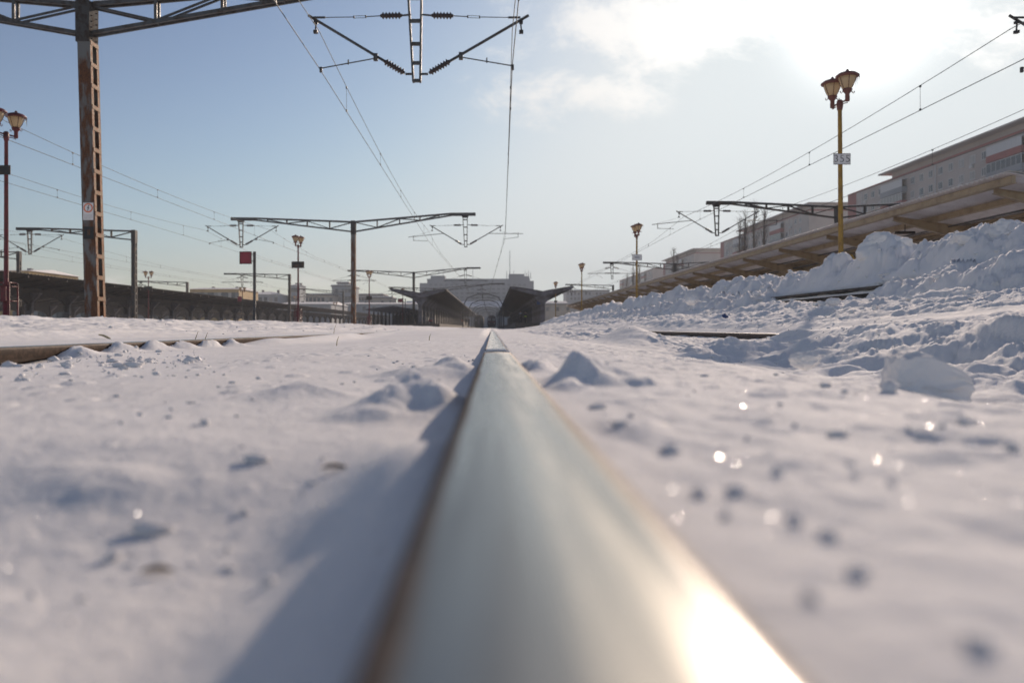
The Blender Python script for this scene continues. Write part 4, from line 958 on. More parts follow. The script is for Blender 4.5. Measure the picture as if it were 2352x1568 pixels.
rb = MB()
for s in (-1, 1):
    rb.prism([(s * 0.12, -0.50), (s * 0.12, -0.12), (s * (XV - XE) * 0.93, ZE - ZV - 0.24), (s * (XV - XE) * 0.93, ZE - ZV - 0.34), (s * 0.9, -0.36)] if s > 0 else
             [(s * 0.9, -0.36), (s * (XV - XE) * 0.93, ZE - ZV - 0.34), (s * (XV - XE) * 0.93, ZE - ZV - 0.24), (s * 0.12, -0.12), (s * 0.12, -0.50)], -0.012, 0.012)
    rb.bar((s * 0.9, 0, -0.375), (s * (XV - XE) * 0.93, 0, ZE - ZV - 0.352), 0.16, 0.014); rb.bar((s * 0.12, 0, -0.105), (s * (XV - XE) * 0.93, 0, ZE - ZV - 0.235), 0.16, 0.014)
    rb.bar((s * 0.13, 0, -0.95), (s * 0.95, 0, -0.44), 0.10, 0.08)
rb0 = None; cb = MB(); cb.box((-0.11, -0.11, -0.3), (0.11, 0.11, ZV - 0.7 - 0.50)); cb.box((-0.2, -0.2, -0.3), (0.2, 0.2, 0.12)); col0 = None
y = 19.4
while y < Y1:
    if rb0 is None: rb0 = rb.build('rafter', M['cream'], can); rb0.location = (0, y - Y0, ZV - 0.7); col0 = cb.build('column', M['cream'], can); col0.location = (0, y - Y0, 0)
    else: share(rb0, 'rafter', can, (0, y - Y0, ZV - 0.7)); share(col0, 'column', can, (0, y - Y0, 0))
    y += 4.85
fix = MB(); fix.box((-0.3, -0.06, -0.04), (0.3, 0.06, 0.04)); fix.path([(0, 0, 0.05), (0, 0, 0.4)], 0.015, 6); f0 = None
for k in range(1):
    l = ((XE + 1.2) - XV, 6.9 + 5 * k, 2.40)
    if f0 is None: f0 = fix.build('light_fitting', M['darksteel'], can); f0.location = l
    else: share(f0, 'light_fitting', can, l)

# ------------------------------------------------------------ dark butterfly roofs of the station
def butterfly(xl, xv, xr, zl, zv, zr, y0, y1, label, colstep=6.0, base=0.6, snowy=True, arch=False, corr=False, wallx=None):
    root = empty('station_canopy', (xv, y0, base)); tag(root, label, 'canopy', 'dark platform roofs')
    def W(o): o.location = (-xv, -y0, -base); return o
    mb = MB(); t = 0.16
    if corr: corrugated(mb, xl, zl, xv, zv, y0, y1, 0.5, 0.05, dense_to=y0 + 80); corrugated(mb, xv, zv, xr, zr, y0, y1, 0.5, 0.05, dense_to=y0 + 80)
    else: mb.prism([(xl, zl), (xv, zv), (xr, zr), (xr, zr - t), (xv, zv - t), (xl, zl - t)], y0, y1)
    rf = W(mb.build('roof', M['darkroof'], root))
    mb = MB(); mb.prism([(xl + 0.02, zl - 0.02), (xv, zv - 0.02), (xr - 0.02, zr - 0.02), (xr - 0.3, zr - 0.34), (xv + 0.5, zv - 0.62), (xv - 0.5, zv - 0.62), (xl + 0.3, zl - 0.34)], y0 - 0.35, y0 - 0.03)
    W(mb.build('gable_fascia', M['darkfascia'], root))
    mb = MB(); mb.prism([(xv - 1.1, zv - 0.64), (xv + 1.1, zv - 0.64), (xv + 0.28, zv - 1.5), (xv - 0.28, zv - 1.5)], -0.2, 0.2)
    mb.box((xv - 0.27, -0.2, 0), (xv + 0.27, 0.2, zv - 1.5)); mb.v = [(x - xv, y, z - base) for x, y, z in mb.v]
    y = y0 + 0.2; c0 = None
    while y < min(y1, y0 + (265 if arch else 150)):
        if c0 is None: c0 = mb.build('column', M['darkfascia'], root); c0.location = (0, y - y0, 0)
        else: share(c0, 'column', root, (0, y - y0, 0))
        y += colstep
    if not arch: mb = MB(); mb.box((xv - 0.06, y0 + 26, base - 0.2), (xv + 0.06, y1 - 1, zv - 0.7)); W(mb.build('shade_panel', M['darkroof'], root))  # added dark panel stands in for the shade under the roof
    mb = MB(); r0 = None
    mb.bar((xl + 0.1 - xv, 0, zl - t - 0.09 - base), (0, 0, zv - t - 0.09 - base), 0.12, 0.16); mb.bar((0, 0, zv - t - 0.09 - base), (xr - 0.1 - xv, 0, zr - t - 0.09 - base), 0.12, 0.16)
    for y in np.arange(y0 + 2, min(y1, y0 + 120), 3.0):
        if r0 is None: r0 = mb.build('rafter', M['darkroof'], root); r0.location = (0, y - y0, 0)
        else: share(r0, 'rafter', root, (0, y - y0, 0))
    if arch:
        ab = MB(); zt_ = zv - 0.20 - base; hw_ = colstep / 2; crown = arch - base; spring = crown - 1.3; vs = []; nn = 12
        for k in range(-nn, nn + 1):
            yy = k / nn * (hw_ - 0.02) + hw_; q = k / nn; zc = spring + (crown - spring) * math.sqrt(max(0, 1 - q * q)) if abs(q) < 0.93 else (spring + (crown - spring) * 0.367) * (1 - (abs(q) - 0.93) / 0.07)
            for xx in (-0.13, 0.13): vs += [(xx, yy, zc), (xx, yy, zt_)]
        fs = []
        for k in range(2 * nn): p_ = 4 * k; fs += [(p_, p_ + 4, p_ + 5, p_ + 1), (p_ + 2, p_ + 3, p_ + 7, p_ + 6), (p_, p_ + 2, p_ + 6, p_ + 4), (p_ + 1, p_ + 5, p_ + 7, p_ + 3)]
        ab.add(vs, fs)
        a0 = None; y = y0 + 0.2
        while y < min(y1, y0 + (265 if arch else 150)):
            if a0 is None: a0 = ab.build('arched_brace', M['darkroof'], root); a0.location = (0, y - y0, 0)
            else: share(a0, 'arched_brace', root, (0, y - y0, 0))
            y += colstep
        mb = MB(); mb.box((xv - 0.15, y0, zv - 1.0), (xv + 0.15, y1, zv - 0.66)); W(mb.build('girder', M['darkroof'], root))
    if snowy: snow_sheet(xl, zl + 0.0, xv, zv + 0.0, y0, y1, 0.10, rf, 2.5); snow_sheet(xr, zr, xv, zv, y0, y1, 0.10, rf, 2.5)
    return root
pR = [at(1171, 658, 100), at(1247, 668, 100), at(1318, 657, 100)]
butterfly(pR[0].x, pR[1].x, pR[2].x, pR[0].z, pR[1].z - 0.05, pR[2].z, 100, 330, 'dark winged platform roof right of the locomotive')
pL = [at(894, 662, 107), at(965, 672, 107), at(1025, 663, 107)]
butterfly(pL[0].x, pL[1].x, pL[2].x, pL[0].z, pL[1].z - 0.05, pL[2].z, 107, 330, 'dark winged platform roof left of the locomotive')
butterfly(-38.5, -42.5, -46.5, 4.54, 3.9, 4.5, 34, 330, 'very long dark platform roof on arched braces at the left', colstep=6.5, base=0.5, arch=3.0, corr=True)
butterfly(-60, -64, -68, 4.5, 3.9, 4.5, 50, 300, 'second dark roof seen through the arches at far left', colstep=6.5, base=0.4, arch=2.45)
# gabled roof between them
g = empty('gabled_shed', (-18.6, 150, 0.5)); tag(g, 'low gabled shed left of the station roof with a row of small lights', 'shed')
mb = MB(); mb.prism([(-5.2, 3.1), (0, 3.75), (5.3, 2.9), (5.3, 2.7), (0, 3.5), (-5.2, 2.9)], 0, 120); rf = mb.build('roof', M['darkfascia'], g)
mb = MB(); mb.add([(-5.1, 0.1, 3.14), (0, 0.1, 3.79), (5.2, 0.1, 2.95), (-5.1, 119, 3.14), (0, 119, 3.79), (5.2, 119, 2.95)], [(0, 1, 4, 3), (1, 2, 5, 4)]); mb.build('snow_cover', M['roofsnow'], rf)
mb = MB(); mb.box((-0.14, -0.14, -0.2), (0.14, 0.14, 2.75)); c0 = None
for yy in range(0, 60, 6):
    for xx in (-4.6, -2.3, 0, 2.3, 4.6):
        if c0 is None: c0 = mb.build('column', M['darkroof'], g); c0.location = (xx, yy + 0.3, 0)
        else: share(c0, 'column', g, (xx, yy + 0.3, 0))
mb = MB(); mb.box((-5.0, 40, -0.2), (5.0, 40.3, 2.65)); mb.build('back_wall', M['darkroof'], g)

# ------------------------------------------------------------ arch portals over the station tracks
for i, (Z, lab) in enumerate([(164, 'nearest'), (200, 'second'), (237, 'third'), (262, 'fourth'), (300, 'fifth'), (345, 'sixth')]):
    root = empty('arch_portal', (-1.8, Z, 0)); tag(root, lab + ' steel arch over the tracks between the station roofs', 'portal', 'arches over the tracks')
    mb = MB(); pts = [(-4.0, 3.6), (-3.9, 5.1), (-3.3, 6.2), (-1.3, 6.95), (1.1, 7.0), (3.1, 6.4), (4.0, 4.9), (4.1, 3.6)]
    for a, b in zip(pts, pts[1:]): mb.bar((a[0], 0, a[1]), (b[0], 0, b[1]), 0.2, 0.2)
    mb.build('arch', M['steel'], root)
    for s in (-1, 1): MB().box((s * 4.2 - 0.12, -0.12, -0.1), (s * 4.2 + 0.12, 0.12, 3.8)).build('leg', M['steel'], root)
    mb = MB(); mb.bar((-0.1, 0, 6.95), (-0.1, 0, 5.6), 0.12, 0.12)
    for s in (-1, 1): mb.path([(-0.1, 0, 6.3), (s * 2.6, 0, 6.1)], 0.05, 6); mb.path([(-0.1, 0, 6.75), (s * 2.2, 0, 6.15)], 0.025, 6)
    mb.build('cantilever', M['steel'], root)

# ------------------------------------------------------------ locomotive
lo = empty('locomotive', (-0.1, 274, 0)); tag(lo, 'dark locomotive waiting between the two winged roofs', 'locomotive')
prof = [(-1.5, 0.9), (1.5, 0.9), (1.5, 3.2), (1.35, 3.75), (0.95, 4.12), (0.4, 4.3), (-0.4, 4.3), (-0.95, 4.12), (-1.35, 3.75), (-1.5, 3.2)]
MB().prism(prof, 0, 18).build('body', M['loco'], lo)
for s in (-1, 1):
    w_ = MB().box((s * 0.75 - 0.5, -0.04, 2.55), (s * 0.75 + 0.5, -0.005, 3.35)).build('windscreen', M['glass'], lo)
    MB().path([(s * 0.95, -0.08, 1.7), (s * 0.95, 0.0, 1.7)], 0.14, 12).build('headlight', M['white'], lo, True)
    MB().path([(s * 0.88, -0.6, 1.05), (s * 0.88, -0.55, 1.05), (s * 0.88, -0.54, 1.05), (s * 0.88, 0.0, 1.05)], [0.22, 0.22, 0.09, 0.09], 14).build('buffer', M['darksteel'], lo)
MB().box((-1.3, -0.02, 0.35), (1.3, 0.3, 0.88)).build('snow_plough', M['darksteel'], lo)
MB().box((-1.2, -0.03, 2.05), (1.2, -0.004, 2.25)).build('front_stripe', M['signred'], lo)
MB().box((-1.0, 0.1, 4.31), (1.0, 3, 4.5)).build('roof_hatch', M['darkfascia'], lo)
wh = None
for yy in (1.8, 4.4, 13, 15.6):
    for s in (-1, 1):
        m_ = MB().path([(s * 0.70, 0, 0.55), (s * 0.84, 0, 0.55)], 0.52, 20) if wh is None else None
        if wh is None or len([c for c in lo.children if c.name.startswith('wheel')]) < 2:
            wh = MB().path([(s * 0.70, 0, 0.55), (s * 0.84, 0, 0.55)], 0.52, 20).build('wheel', M['darksteel'], lo); wh.location = (0, yy, 0)
        else:
            share(wh, 'wheel', lo, (0 if s > 0 else -1.54, yy, 0))

co_ = empty('coach', (-4.3, 262, 0)); tag(co_, 'dark passenger coach standing left of the locomotive', 'coach')
MB().prism(prof, 0, 22).build('body', M['darkroof'], co_)
MB().box((-0.4, -0.05, 1.2), (0.4, -0.004, 3.2)).build('gangway_door', M['darkfascia'], co_)
for s in (-1, 1): MB().box((s * 0.95 - 0.3, -0.04, 2.2), (s * 0.95 + 0.3, -0.004, 3.0)).build('window', M['glass'], co_)
MB().box((-1.35, 0.2, 0.15), (1.35, 21.5, 0.88)).build('underframe', M['darksteel'], co_)

# ------------------------------------------------------------ people
def person(X, Y, zf, h, rz, label, coat='jacket', band=None, stride=0.12):
    k = h / 1.75; V = []; E = []; Rr = []
    def add(p, r, par=None):
        V.append((p[0] * k, p[1] * k, p[2] * k)); Rr.append((r[0] * k, r[1] * k) if isinstance(r, tuple) else (r * k, r * k))
        if par is not None: E.append((par, len(V) - 1))
        return len(V) - 1
    pel = add((0, 0, 0.95), (0.155, 0.11)); wa = add((0, 0, 1.12), (0.14, 0.10), pel); ch = add((0, -0.01, 1.33), (0.17, 0.115), wa); ne = add((0, 0, 1.47), 0.055, ch)
    h1 = add((0, -0.01, 1.57), (0.075, 0.085), ne); h2 = add((0, -0.01, 1.67), (0.075, 0.09), h1); add((0, 0, 1.73), 0.045, h2)
    for s in (-1, 1):
        sh = add((s * 0.18, 0, 1.41), 0.065, ch); el = add((s * 0.25, 0.03, 1.14), 0.05, sh); wr = add((s * 0.22, -0.10, 0.92), 0.034, el); add((s * 0.21, -0.13, 0.83), (0.022, 0.038), wr)
        hp = add((s * 0.095, 0, 0.88), 0.088, pel); kn = add((s * 0.10, -s * stride * 0.6 - 0.02, 0.50), 0.062, hp); an = add((s * 0.10, -s * stride + 0.02, 0.10), 0.046, kn); add((s * 0.11, -s * stride - 0.13, 0.045), (0.042, 0.038), an)
    me_ = bpy.data.meshes.new('p'); me_.from_pydata(V, E, []); ob = bpy.data.objects.new('p', me_); C.objects.link(ob)
    sk = ob.modifiers.new('s', 'SKIN'); su = ob.modifiers.new('u', 'SUBSURF'); su.levels = 2
    for i, v in enumerate(me_.skin_vertices[0].data): v.radius = Rr[i]; v.use_root = (i == 0)
    bpy.context.view_layer.update()
    me2 = bpy.data.meshes.new_from_object(ob.evaluated_get(bpy.context.evaluated_depsgraph_get())); bpy.data.objects.remove(ob)
    me2.materials.clear()
    for n_ in ('skin', coat, 'trousers', 'black'): me2.materials.append(M[n_])
    for pg in me2.polygons:
        z = pg.center.z / k; x = abs(pg.center.x / k)
        pg.material_index = 0 if (z > 1.49 or (z < 0.90 and x > 0.17)) else 1 if z > 0.90 or x > 0.2 else 2 if z > 0.12 else 3
        pg.use_smooth = True
    o = bpy.data.objects.new('person', me2); C.objects.link(o); o.location = (X, Y, zf); o.rotation_euler = (0, 0, rz); tag(o, label, 'person', 'people on the platforms')
    mb = MB(); mb.lathe((0, 0.008 * k, 1.665 * k), [(0.094 * k, -0.02 * k), (0.098 * k, 0.03 * k), (0.08 * k, 0.085 * k), (0.03 * k, 0.115 * k)], 16); mb.build('cap', M['black'], o, True)
    for s in (-1, 1): MB().path([(s * 0.028 * k, -0.088 * k, 1.645 * k), (s * 0.028 * k, -0.096 * k, 1.645 * k)], 0.009 * k, 6).build('eye', M['black'], o)
    if band:
        mb = MB(); z0, z1 = band[1:3]
        n = 20; vs = []
        for z in (z0, z1):
            for t in range(n): a = 2 * math.pi * t / n; vs.append((0.205 * k * math.cos(a), 0.15 * k * math.sin(a) - 0.01, z * k))
        mb.add(vs, [(i, (i + 1) % n, (i + 1) % n + n, i + n) for i in range(n)]); mb.build(band[3], M[band[0]], o, True)
    return o
person(3.95, 110, 0.66, 1.80, 0.2, 'person in dark clothes with a pale band across the shoulders under the right roof', 'jacket', ('band', 1.33, 1.42, 'shoulder_band'))
person(4.75, 113, 0.66, 1.72, 2.8, 'person with a yellow green patch right of the one with the pale band', 'jacket', ('vest', 1.0, 1.14, 'reflective_band'))
person(-7.0, 190, 0.62, 1.75, 0.4, 'person in an orange vest under the left station roof', 'orangevest')
person(-6.2, 190, 0.62, 1.75, 0.1, 'left one of two dark clothed people beside the orange vest', 'jacket', stride=0.02)
person(-5.5, 191, 0.62, 1.72, -0.5, 'right one of two dark clothed people beside the orange vest', 'jacket', stride=0.05)

# luggage cart and hanging sign
p = at(983, 746, 116); ct = empty('luggage_cart', (p.x, p.y, 0.62)); tag(ct, 'loaded luggage cart under the left station roof beside its front column', 'cart')
MB().box((-0.75, -0.4, 0.30), (0.75, 0.4, 0.38)).build('deck', M['darksteel'], ct)
MB().path([(-0.7, 0, 0.38), (-0.78, 0, 0.95), (-0.78, 0.3, 1.0), (-0.7, 0.3, 0.38)], 0.02, 6).build('handle', M['redpaint'], ct)
for a in (-0.5, 0.5):
    for b in (-0.38, 0.38): MB().path([(a, b - 0.03, 0.14), (a, b + 0.03, 0.14)], 0.14, 12).build('wheel', M['black'], ct)
tag(MB().box((p.x - 0.35, 115.7, 1.004), (p.x + 0.05, 116.2, 1.65)).build('cardboard_box', M['beigewall']), 'pale tall box standing on the luggage cart', 'box')
tag(MB().box((p.x + 0.12, 115.7, 1.004), (p.x + 0.65, 116.3, 1.25)).build('suitcase', M['signred']), 'low reddish case lying on the luggage cart', 'suitcase')
sg = empty('hanging_sign', (at(1239, 699, 101).x, 101, at(1239, 699, 101).z)); tag(sg, 'blue sign with a red strip hanging under the right roof', 'sign')
MB().box((-0.33, -0.04, 0), (0.33, 0.04, 0.42)).build('panel', M['blue'], sg); MB().box((-0.2, -0.035, 0.43), (0.25, 0.035, 0.62)).build('strip', M['signred'], sg)
mb = MB(); mb.path([(-0.1, 0, 0.62), (-0.1, 0, 1.1)], 0.02, 6); mb.path([(0.12, 0, 0.62), (0.12, 0, 1.1)], 0.02, 6); mb.build('hanger', M['darksteel'], sg)

# ------------------------------------------------------------ blocks of flats
def flats(y0, y1, H, attic, label, x=85.0, dep=14.0, rows=4, wstep=3.35, seed=1, annex=None):
    rd = random.Random(seed); root = empty('apartment_block', (x, y0, 0)); tag(root, label, 'apartment block', 'flats beyond the right platform')
    L = y1 - y0
    w_ = MB().box((0, 0, 0), (dep, L, H)).build('wall', M['plaster'], root)
    mb = MB(); mb.box((-0.12, -0.1, H + 0.002), (dep + 0.1, L + 0.1, H + 0.35)); mb.build('cornice', M['redplaster'], root)
    mb = MB(); mb.box((-0.06, L - 4.2, 1), (-0.003, L + 0.05, H - 0.01)); mb.build('end_panel', M['redplaster'], root)
    if attic:
        a0, a1 = attic; mb = MB(); mb.box((0.9, a0 - y0, H + 0.352), (dep - 1, a1 - y0, H + 1.7)); mb.build('attic', M['plaster'], root)
        mb = MB(); mb.box((-0.9, a0 - y0 - 2, H + 1.702), (dep, a1 - y0 + 2.5, H + 2.0)); rf = mb.build('roof', M['plaster'], root)
        for k in range(3): MB().box((5 + k, (a0 - y0) + 8 + 14 * k, H + 2.001), (6 + k, (a0 - y0) + 9.5 + 14 * k, H + 2.7)).build('chimney', M['farwall'], rf)
    fr = MB(); fw_, fh = 1.5, 1.45
    for q in ((-fw_/2, 0, -fw_/2 + .1, fh), (fw_/2 - .1, 0, fw_/2, fh), (-fw_/2 + .1, 0, fw_/2 - .1, .1), (-fw_/2 + .1, fh - .1, fw_/2 - .1, fh), (0.12, .1, .22, fh - .1)):
        fr.box((-0.06, q[0], q[1]), (-0.005, q[2], q[3]))
    fr.box((-0.14, -fw_/2 - 0.05, -0.08), (-0.005, fw_/2 + 0.05, -0.002))
    gl = MB().box((-0.03, -fw_/2 + .1, .1), (-0.008, fw_/2 - .1, fh - .1)); f0 = g0 = None
    bal = []
    y = 6.0
    cols = []
    while y < L - 6: cols.append(y); y += wstep
    for r_ in range(rows):
        z = H - 0.9 - fh - 2.8 * r_
        skip = set()
        for ci, yy in enumerate(cols):
            if ci % 11 in (4, 5, 6): continue
            if f0 is None: f0 = fr.build('window', M['winframe'], root); f0.location = (0, yy, z); g0 = gl.build('pane', M['glass'], f0)
            else: f = share(f0, 'window', root, (0, yy, z)); share(g0, 'pane', f)
    for ci, yy in enumerate(cols):
        if ci % 11 == 4 and ci + 2 < len(cols):
            for r_ in range(rows):
                z = H - 0.9 - fh - 2.8 * r_
                mb = MB(); mb.box((-1.1, yy - 1.2, z - 1.15), (-0.004, yy + 7.9, z - 0.05)); b = mb.build('balcony', M['redplaster' if (r_ + ci) % 2 == 0 else 'farwall'], root)
                mb = MB()
                for k in range(8): mb.box((-1.06, yy - 1.15 + k * 1.28, z - 0.045), (-0.98, yy - 1.05 + k * 1.28, z + 1.4))
                mb.box((-1.07, yy - 1.2, z + 1.402), (-0.004, yy + 7.9, z + 1.52)); mb.build('frame', M['winframe'], b)
                MB().box((-1.03, yy - 1.0, z - 0.04), (-1.01, yy + 7.8, z + 1.39)).build('pane', M['glass'] if r_ % 2 else M['winframe'], b)
    for ci, yy in enumerate(cols):
        if rd.random() < 0.25 and ci % 11 not in (4, 5, 6): MB().box((-0.45, yy - 0.4, H - 3.15 - 2.8 * (ci % 2)), (-0.05, yy + 0.4, H - 2.6 - 2.8 * (ci % 2))).build('air_conditioner', M['winframe'], root)
        if ci % 9 == 2: MB().path([(-0.12, yy + 1.6, 2), (-0.12, yy + 1.6, H - 0.3)], 0.12, 8).build('downpipe', M['winframe'], root)
    return root
flats(108, 190, 31.45, (108, 171), 'large block of flats with red end wall above the cream canopy at right')
flats(213.5, 296, 31.45, (213.5, 272), 'second block of flats behind the three bare poplars', seed=2)
flats(335, 395, 31.4, (335, 393), 'third block of flats beyond the second, hazy', seed=3, rows=3)
flats(421, 530, 31.2, None, 'low looking hazy block farthest along the row of flats', seed=4, rows=2)
tag(MB().box((70, 420, 0), (96, 428, 20)).build('hazy_building', M['farwall']), 'pale far building behind the third yellow lamp post', 'building')

# ------------------------------------------------------------ central hall behind the station
Zc = 380.0
def pxbox(mb, x0, y0, x1, y1, Z, dep):
    a = at(x0, y1, Z); b = at(x1, y0, Z); mb.box((a.x, Z, a.z), (b.x, Z + dep, b.z)); return mb
root = empty('office_building', (at(1095, 753, Zc).x, Zc, 0)); tag(root, 'wide hazy office building closing the view above the station roofs', 'office building')
def wl(o): o.location = (-root.location.x, -Zc, 0); return o
mb = MB(); pxbox(mb, 981, 640, 1217, 753, Zc, 20); wl(mb.build('wall', M['farwall'], root))
for q_ in ((964, 650, 980.9), (1217.1, 645, 1226)): wl(pxbox(MB(), q_[0], q_[1], q_[2], 753, Zc + 1, 15).build('side_wing', M['farwall'], root))
for q_ in ((989, 633, 1022), (1169, 629, 1204), (1204.1, 634.5, 1216)): wl(pxbox(MB(), q_[0], q_[1], q_[2], 639.9, Zc + 3, 8).build('penthouse', M['farwall'], root))
for r_ in range(5):
    for k in range(19):
        x0 = 986 + k * 12; y0 = 652 + r_ * 9.5; mb = MB(); a = at(x0, y0 + 4.2, Zc); b = at(x0 + 6.5, y0, Zc)
        mb.box((a.x, Zc - 0.12, a.z), (b.x, Zc - 0.004, b.z)); wl(mb.build('window', M['hazyglass'], root))
for px, top, r in ((1018, 616, 0.10), (1086, 612, 0.08), (1171, 575, 0.14), (1164, 622, 0.12), (1180, 622, 0.12), (1206, 620, 0.1), (1214, 622, 0.12), (1219, 625, 0.12), (1210, 626, 0.12)):
    a = at(px, 640, Zc + 5); b = at(px, top, Zc + 5)
    wl(MB().path([a, b], [r * 1.6, r], 6).build('antenna', M['farwall'], root))
# white roofed concourse in front of it
cc = empty('concourse_hall', (0, 355, 0)); tag(cc, 'low concourse hall with a snow covered roof under the arches', 'hall')
cc.location = (at(1100, 753, 355).x, 355, 0)
def wc(o): o.location = (-cc.location.x, -355, 0); return o
mb = MB(); pxbox(mb, 930, 706, 1290, 753, 355, 14); wc(mb.build('wall', M['farwall'], cc))
a = at(925, 706, 354); b = at(1300, 694, 372)
mb = MB(); mb.add([(a.x, 353.5, a.z + .01), (b.x, 353.5, a.z + .01), (b.x, 371, b.z), (a.x, 371, b.z), (a.x, 353.5, a.z + .5), (b.x, 353.5, a.z + .5), (b.x, 371, b.z + .5), (a.x, 371, b.z + .5)],
                   [(0,3,2,1),(4,5,6,7),(0,1,5,4),(1,2,6,5),(2,3,7,6),(3,0,4,7)]); wc(mb.build('snow_roof', M['roofsnow'], cc))
for k in range(14):
    mb = MB(); pxbox(mb, 1040 + k * 9, 716, 1046 + k * 9, 728, 354.8, 0.19); wc(mb.build('window', M['glass'], cc))

# ------------------------------------------------------------ town on the left
def house(px0, px1, ytop, Z, m, label, roof='flat', dep=18, ridge=6, wins=6, rowsn=2, cat='building', name='town_building'):
    a = at(px0, VY, Z); b = at(px1, ytop, Z); W_ = b.x - a.x; h = b.z
    root = empty(name, (a.x, Z, 0)); tag(root, label, cat)
    MB().box((0, 0, 0), (W_, dep, h)).build('wall', M[m], root)
    if roof == 'flat':
        rf = MB().box((-0.4, -0.4, h + 0.002), (W_ + 0.4, dep + 0.4, h + 0.5)).build('roof', M['darkfascia'], root)
        MB().box((-0.2, -0.2, h + 0.502), (W_ + 0.2, dep, h + 0.8)).build('snow_cover', M['roofsnow'], rf)
    else:
        rh = ridge / F * Z
        mb = MB(); mb.add([(-0.5, -0.6, h + .01), (W_ + 0.5, -0.6, h + .01), (W_ + 0.5, dep + .6, h + .01), (-0.5, dep + .6, h + .01), (W_ * (0.5 if roof == 'hip' else 0.02), dep / 2, h + rh), (W_ * (0.5 if roof == 'hip' else 0.98), dep / 2, h + rh)],
                          [(0, 3, 2, 1), (0, 1, 5, 4), (2, 3, 4, 5), (1, 2, 5), (3, 0, 4)]); rf = mb.build('roof', M['roofsnow'], root)
        for k in range(2): MB().box((W_ * (0.25 + 0.5 * k), dep / 2 - 1.6, h + rh * 0.3), (W_ * (0.25 + 0.5 * k) + 0.8, dep / 2 - 0.8, h + rh * 1.25)).build('chimney', M['darkfascia'], rf)
    f0 = None
    for r_ in range(rowsn):
        for k in range(wins):
            mb = None; w2 = W_ / wins
            if f0 is None: f0 = MB().box((-0.6, -0.06, 0), (0.6, -0.004, 1.6)).build('window', M['glass'], root); f0.location = (w2 * 0.5, 0, h - 2.6); 
            else: share(f0, 'window', root, (w2 * (k + 0.5), 0, h - 2.6 - 3.2 * r_))
    return root
house(436, 548, 664, 240, 'yellowwall', 'yellow hall with a snowy roof above the long platform roof', 'gable', 20, 7, 14, 1)
house(-160, 66, 622, 150, 'yellowwall', 'pale yellow building behind the roof at the far left', 'gable', 18, 10, 14, 2)
house(30, 200, 702, 135, 'beigewall', 'low beige building seen through the arches at far left', 'flat', 10, 6, 12, 1)
house(215, 420, 708, 170, 'beigewall', 'low pale building seen through the middle arches', 'flat', 10, 6, 14, 1)
house(668, 688, 655, 300, 'farwall', 'narrow grey tower left of the tall red lamp post', 'hip', 10, 5, 3, 3)
house(568, 640, 676, 290, 'farwall', 'grey house with low snowy roof behind the sign pole', 'hip', 20, 10, 6, 2)
house(690, 765, 678, 330, 'beigewall', 'beige terrace right of the tall red lamp post', 'flat', 14, 4, 8, 3)
house(762, 806, 658, 340, 'farwall', 'stepped hazy block left of the second rusty mast', 'flat', 20, 4, 6, 3)
house(775, 800, 651, 345, 'farwall', 'upper tier showing over the stepped hazy block', 'flat', 10, 3, 4, 1)
house(822, 880, 678, 370, 'farwall', 'hazy flats right of the second rusty mast', 'flat', 16, 3, 8, 3)
house(850, 900, 685, 350, 'beigewall', 'low hazy block near the third red lamp post', 'flat', 16, 3, 8, 2)
house(640, 760, 698, 260, 'farwall', 'low shed with a wide snowy roof above the long platform roof', 'gable', 30, 8, 8, 1)
house(780, 960, 698, 300, 'farwall', 'long low snowy roof behind the gabled shed', 'gable', 30, 6, 8, 1)
house(930, 990, 700, 330, 'beigewall', 'low pale house at the left foot of the office building', 'flat', 20, 6, 6, 1)
house(1240, 1310, 700, 340, 'beigewall', 'low pale house at the right foot of the office building', 'flat', 20, 6, 6, 1)
house(1300, 1400, 668, 520, 'farwall', 'very pale block between the second and third yellow lamps', 'flat', 20, 6, 12, 4)

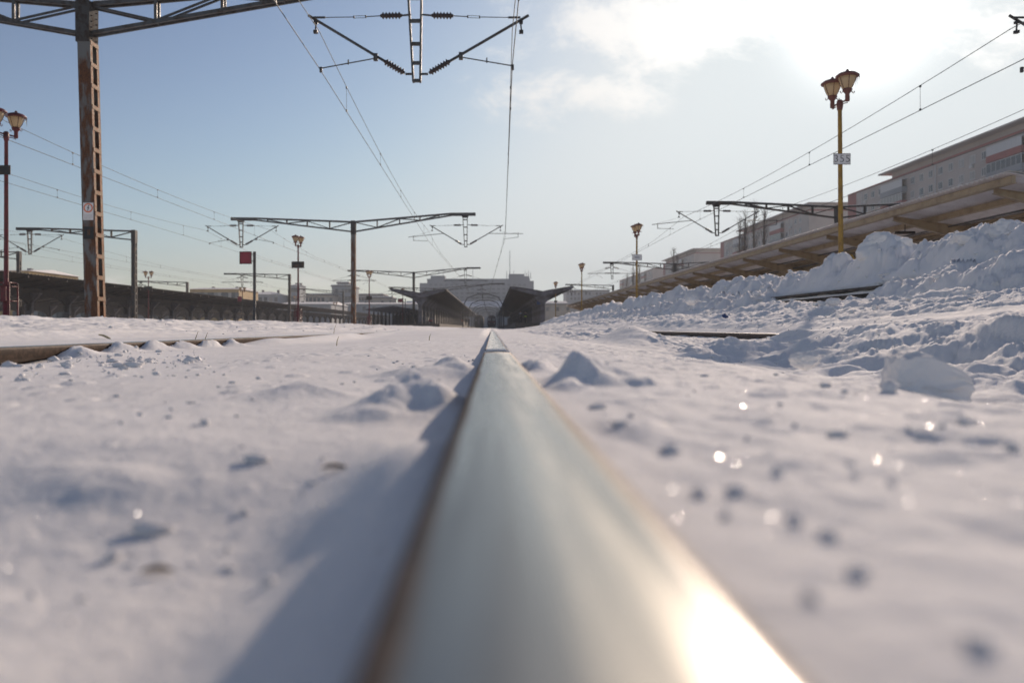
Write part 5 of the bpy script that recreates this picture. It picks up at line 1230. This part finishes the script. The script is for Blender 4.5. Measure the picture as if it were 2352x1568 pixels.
# ------------------------------------------------------------ bare poplars
def poplar(px, ytop, Z, wpx, label, seed):
    rd = random.Random(seed); x = (px - VX) / F * Z; h = (VY - ytop) / F * Z; wr = wpx / F * Z / 2
    root = empty('bare_poplar', (x, Z, 0)); tag(root, label, 'tree', 'bare trees before the flats')
    MB().path([(0, 0, -0.5), (0.1, 0, h * 0.4), (-0.1, 0.1, h * 0.75), (0, 0, h)], [0.35, 0.25, 0.12, 0.02], 8).build('trunk', M['bark'], root, True)
    mb = MB()
    for k in range(60):
        z0 = h * (0.22 + 0.75 * rd.random()); a = rd.uniform(0, 2 * math.pi); sp = wr * (1 - 0.55 * (z0 / h)) * rd.uniform(0.5, 1.1); l = rd.uniform(0.12, 0.24) * h * (1.15 - z0 / h * 0.8)
        c_, s_ = math.cos(a), math.sin(a); p0 = Vector((0, 0, z0)); p1 = Vector((c_ * sp * 0.6, s_ * sp * 0.6, z0 + l * 0.45)); p2 = Vector((c_ * sp, s_ * sp, z0 + l))
        if p2.z > h: p2.z = h * 0.99; p1.z = min(p1.z, h * 0.97)
        mb.path([p0, p1, p2], [0.04, 0.025, 0.010], 4, False)
        for q in range(5):
            t = rd.uniform(0.3, 1); b0 = p0.lerp(p1, t * 2) if t < 0.5 else p1.lerp(p2, t * 2 - 1); b1 = b0 + Vector((rd.gauss(0, 0.45), rd.gauss(0, 0.45), rd.uniform(0.5, 1.6)))
            if b1.z < h * 1.02: mb.path([b0, b1], [0.014, 0.006], 3, False)
    mb.build('crown', M['bark'], root)
for a in [(1733, 462, 130, 42, 'tallest bare poplar in front of the second block of flats'), (1712, 480, 132, 30, 'bare poplar left of the tallest one'), (1756, 478, 131, 32, 'bare poplar right of the tallest one'),
          (1700, 500, 134, 24, 'slim bare poplar at the left end of the group'), (1547, 568, 200, 24, 'bare tree before the third block of flats'), (1556, 580, 203, 20, 'bare tree just right of the one before the third block'),
          (1455, 600, 260, 18, 'bare tree behind the second yellow lamp, left one'), (1440, 628, 262, 16, 'faint bare tree farthest left of the second yellow lamp'), (1468, 606, 262, 16, 'bare tree directly behind the second yellow lamp')]:
    poplar(*a, seed=int(a[0]))

# ------------------------------------------------------------ winter haze
HAZE = 0.00075
hz = MB().box((-950, -30, -1.5), (950, 930, 70)).build('haze', M['white']); hz.data.materials.clear(); tag(hz, kind='stuff', label='thin winter haze filling the air over the station', cat='haze')
hm = bpy.data.materials.new('winter_haze'); hm.use_nodes = True; t = hm.node_tree; t.nodes.clear()
pv = N('ShaderNodeVolumePrincipled', t); pv.inputs['Color'].default_value = (0.93, 0.96, 1.0, 1); pv.inputs['Density'].default_value = HAZE; pv.inputs['Anisotropy'].default_value = 0.0
ot = N('ShaderNodeOutputMaterial', t); t.links.new(pv.outputs[0], ot.inputs['Volume']); hz.data.materials.append(hm)
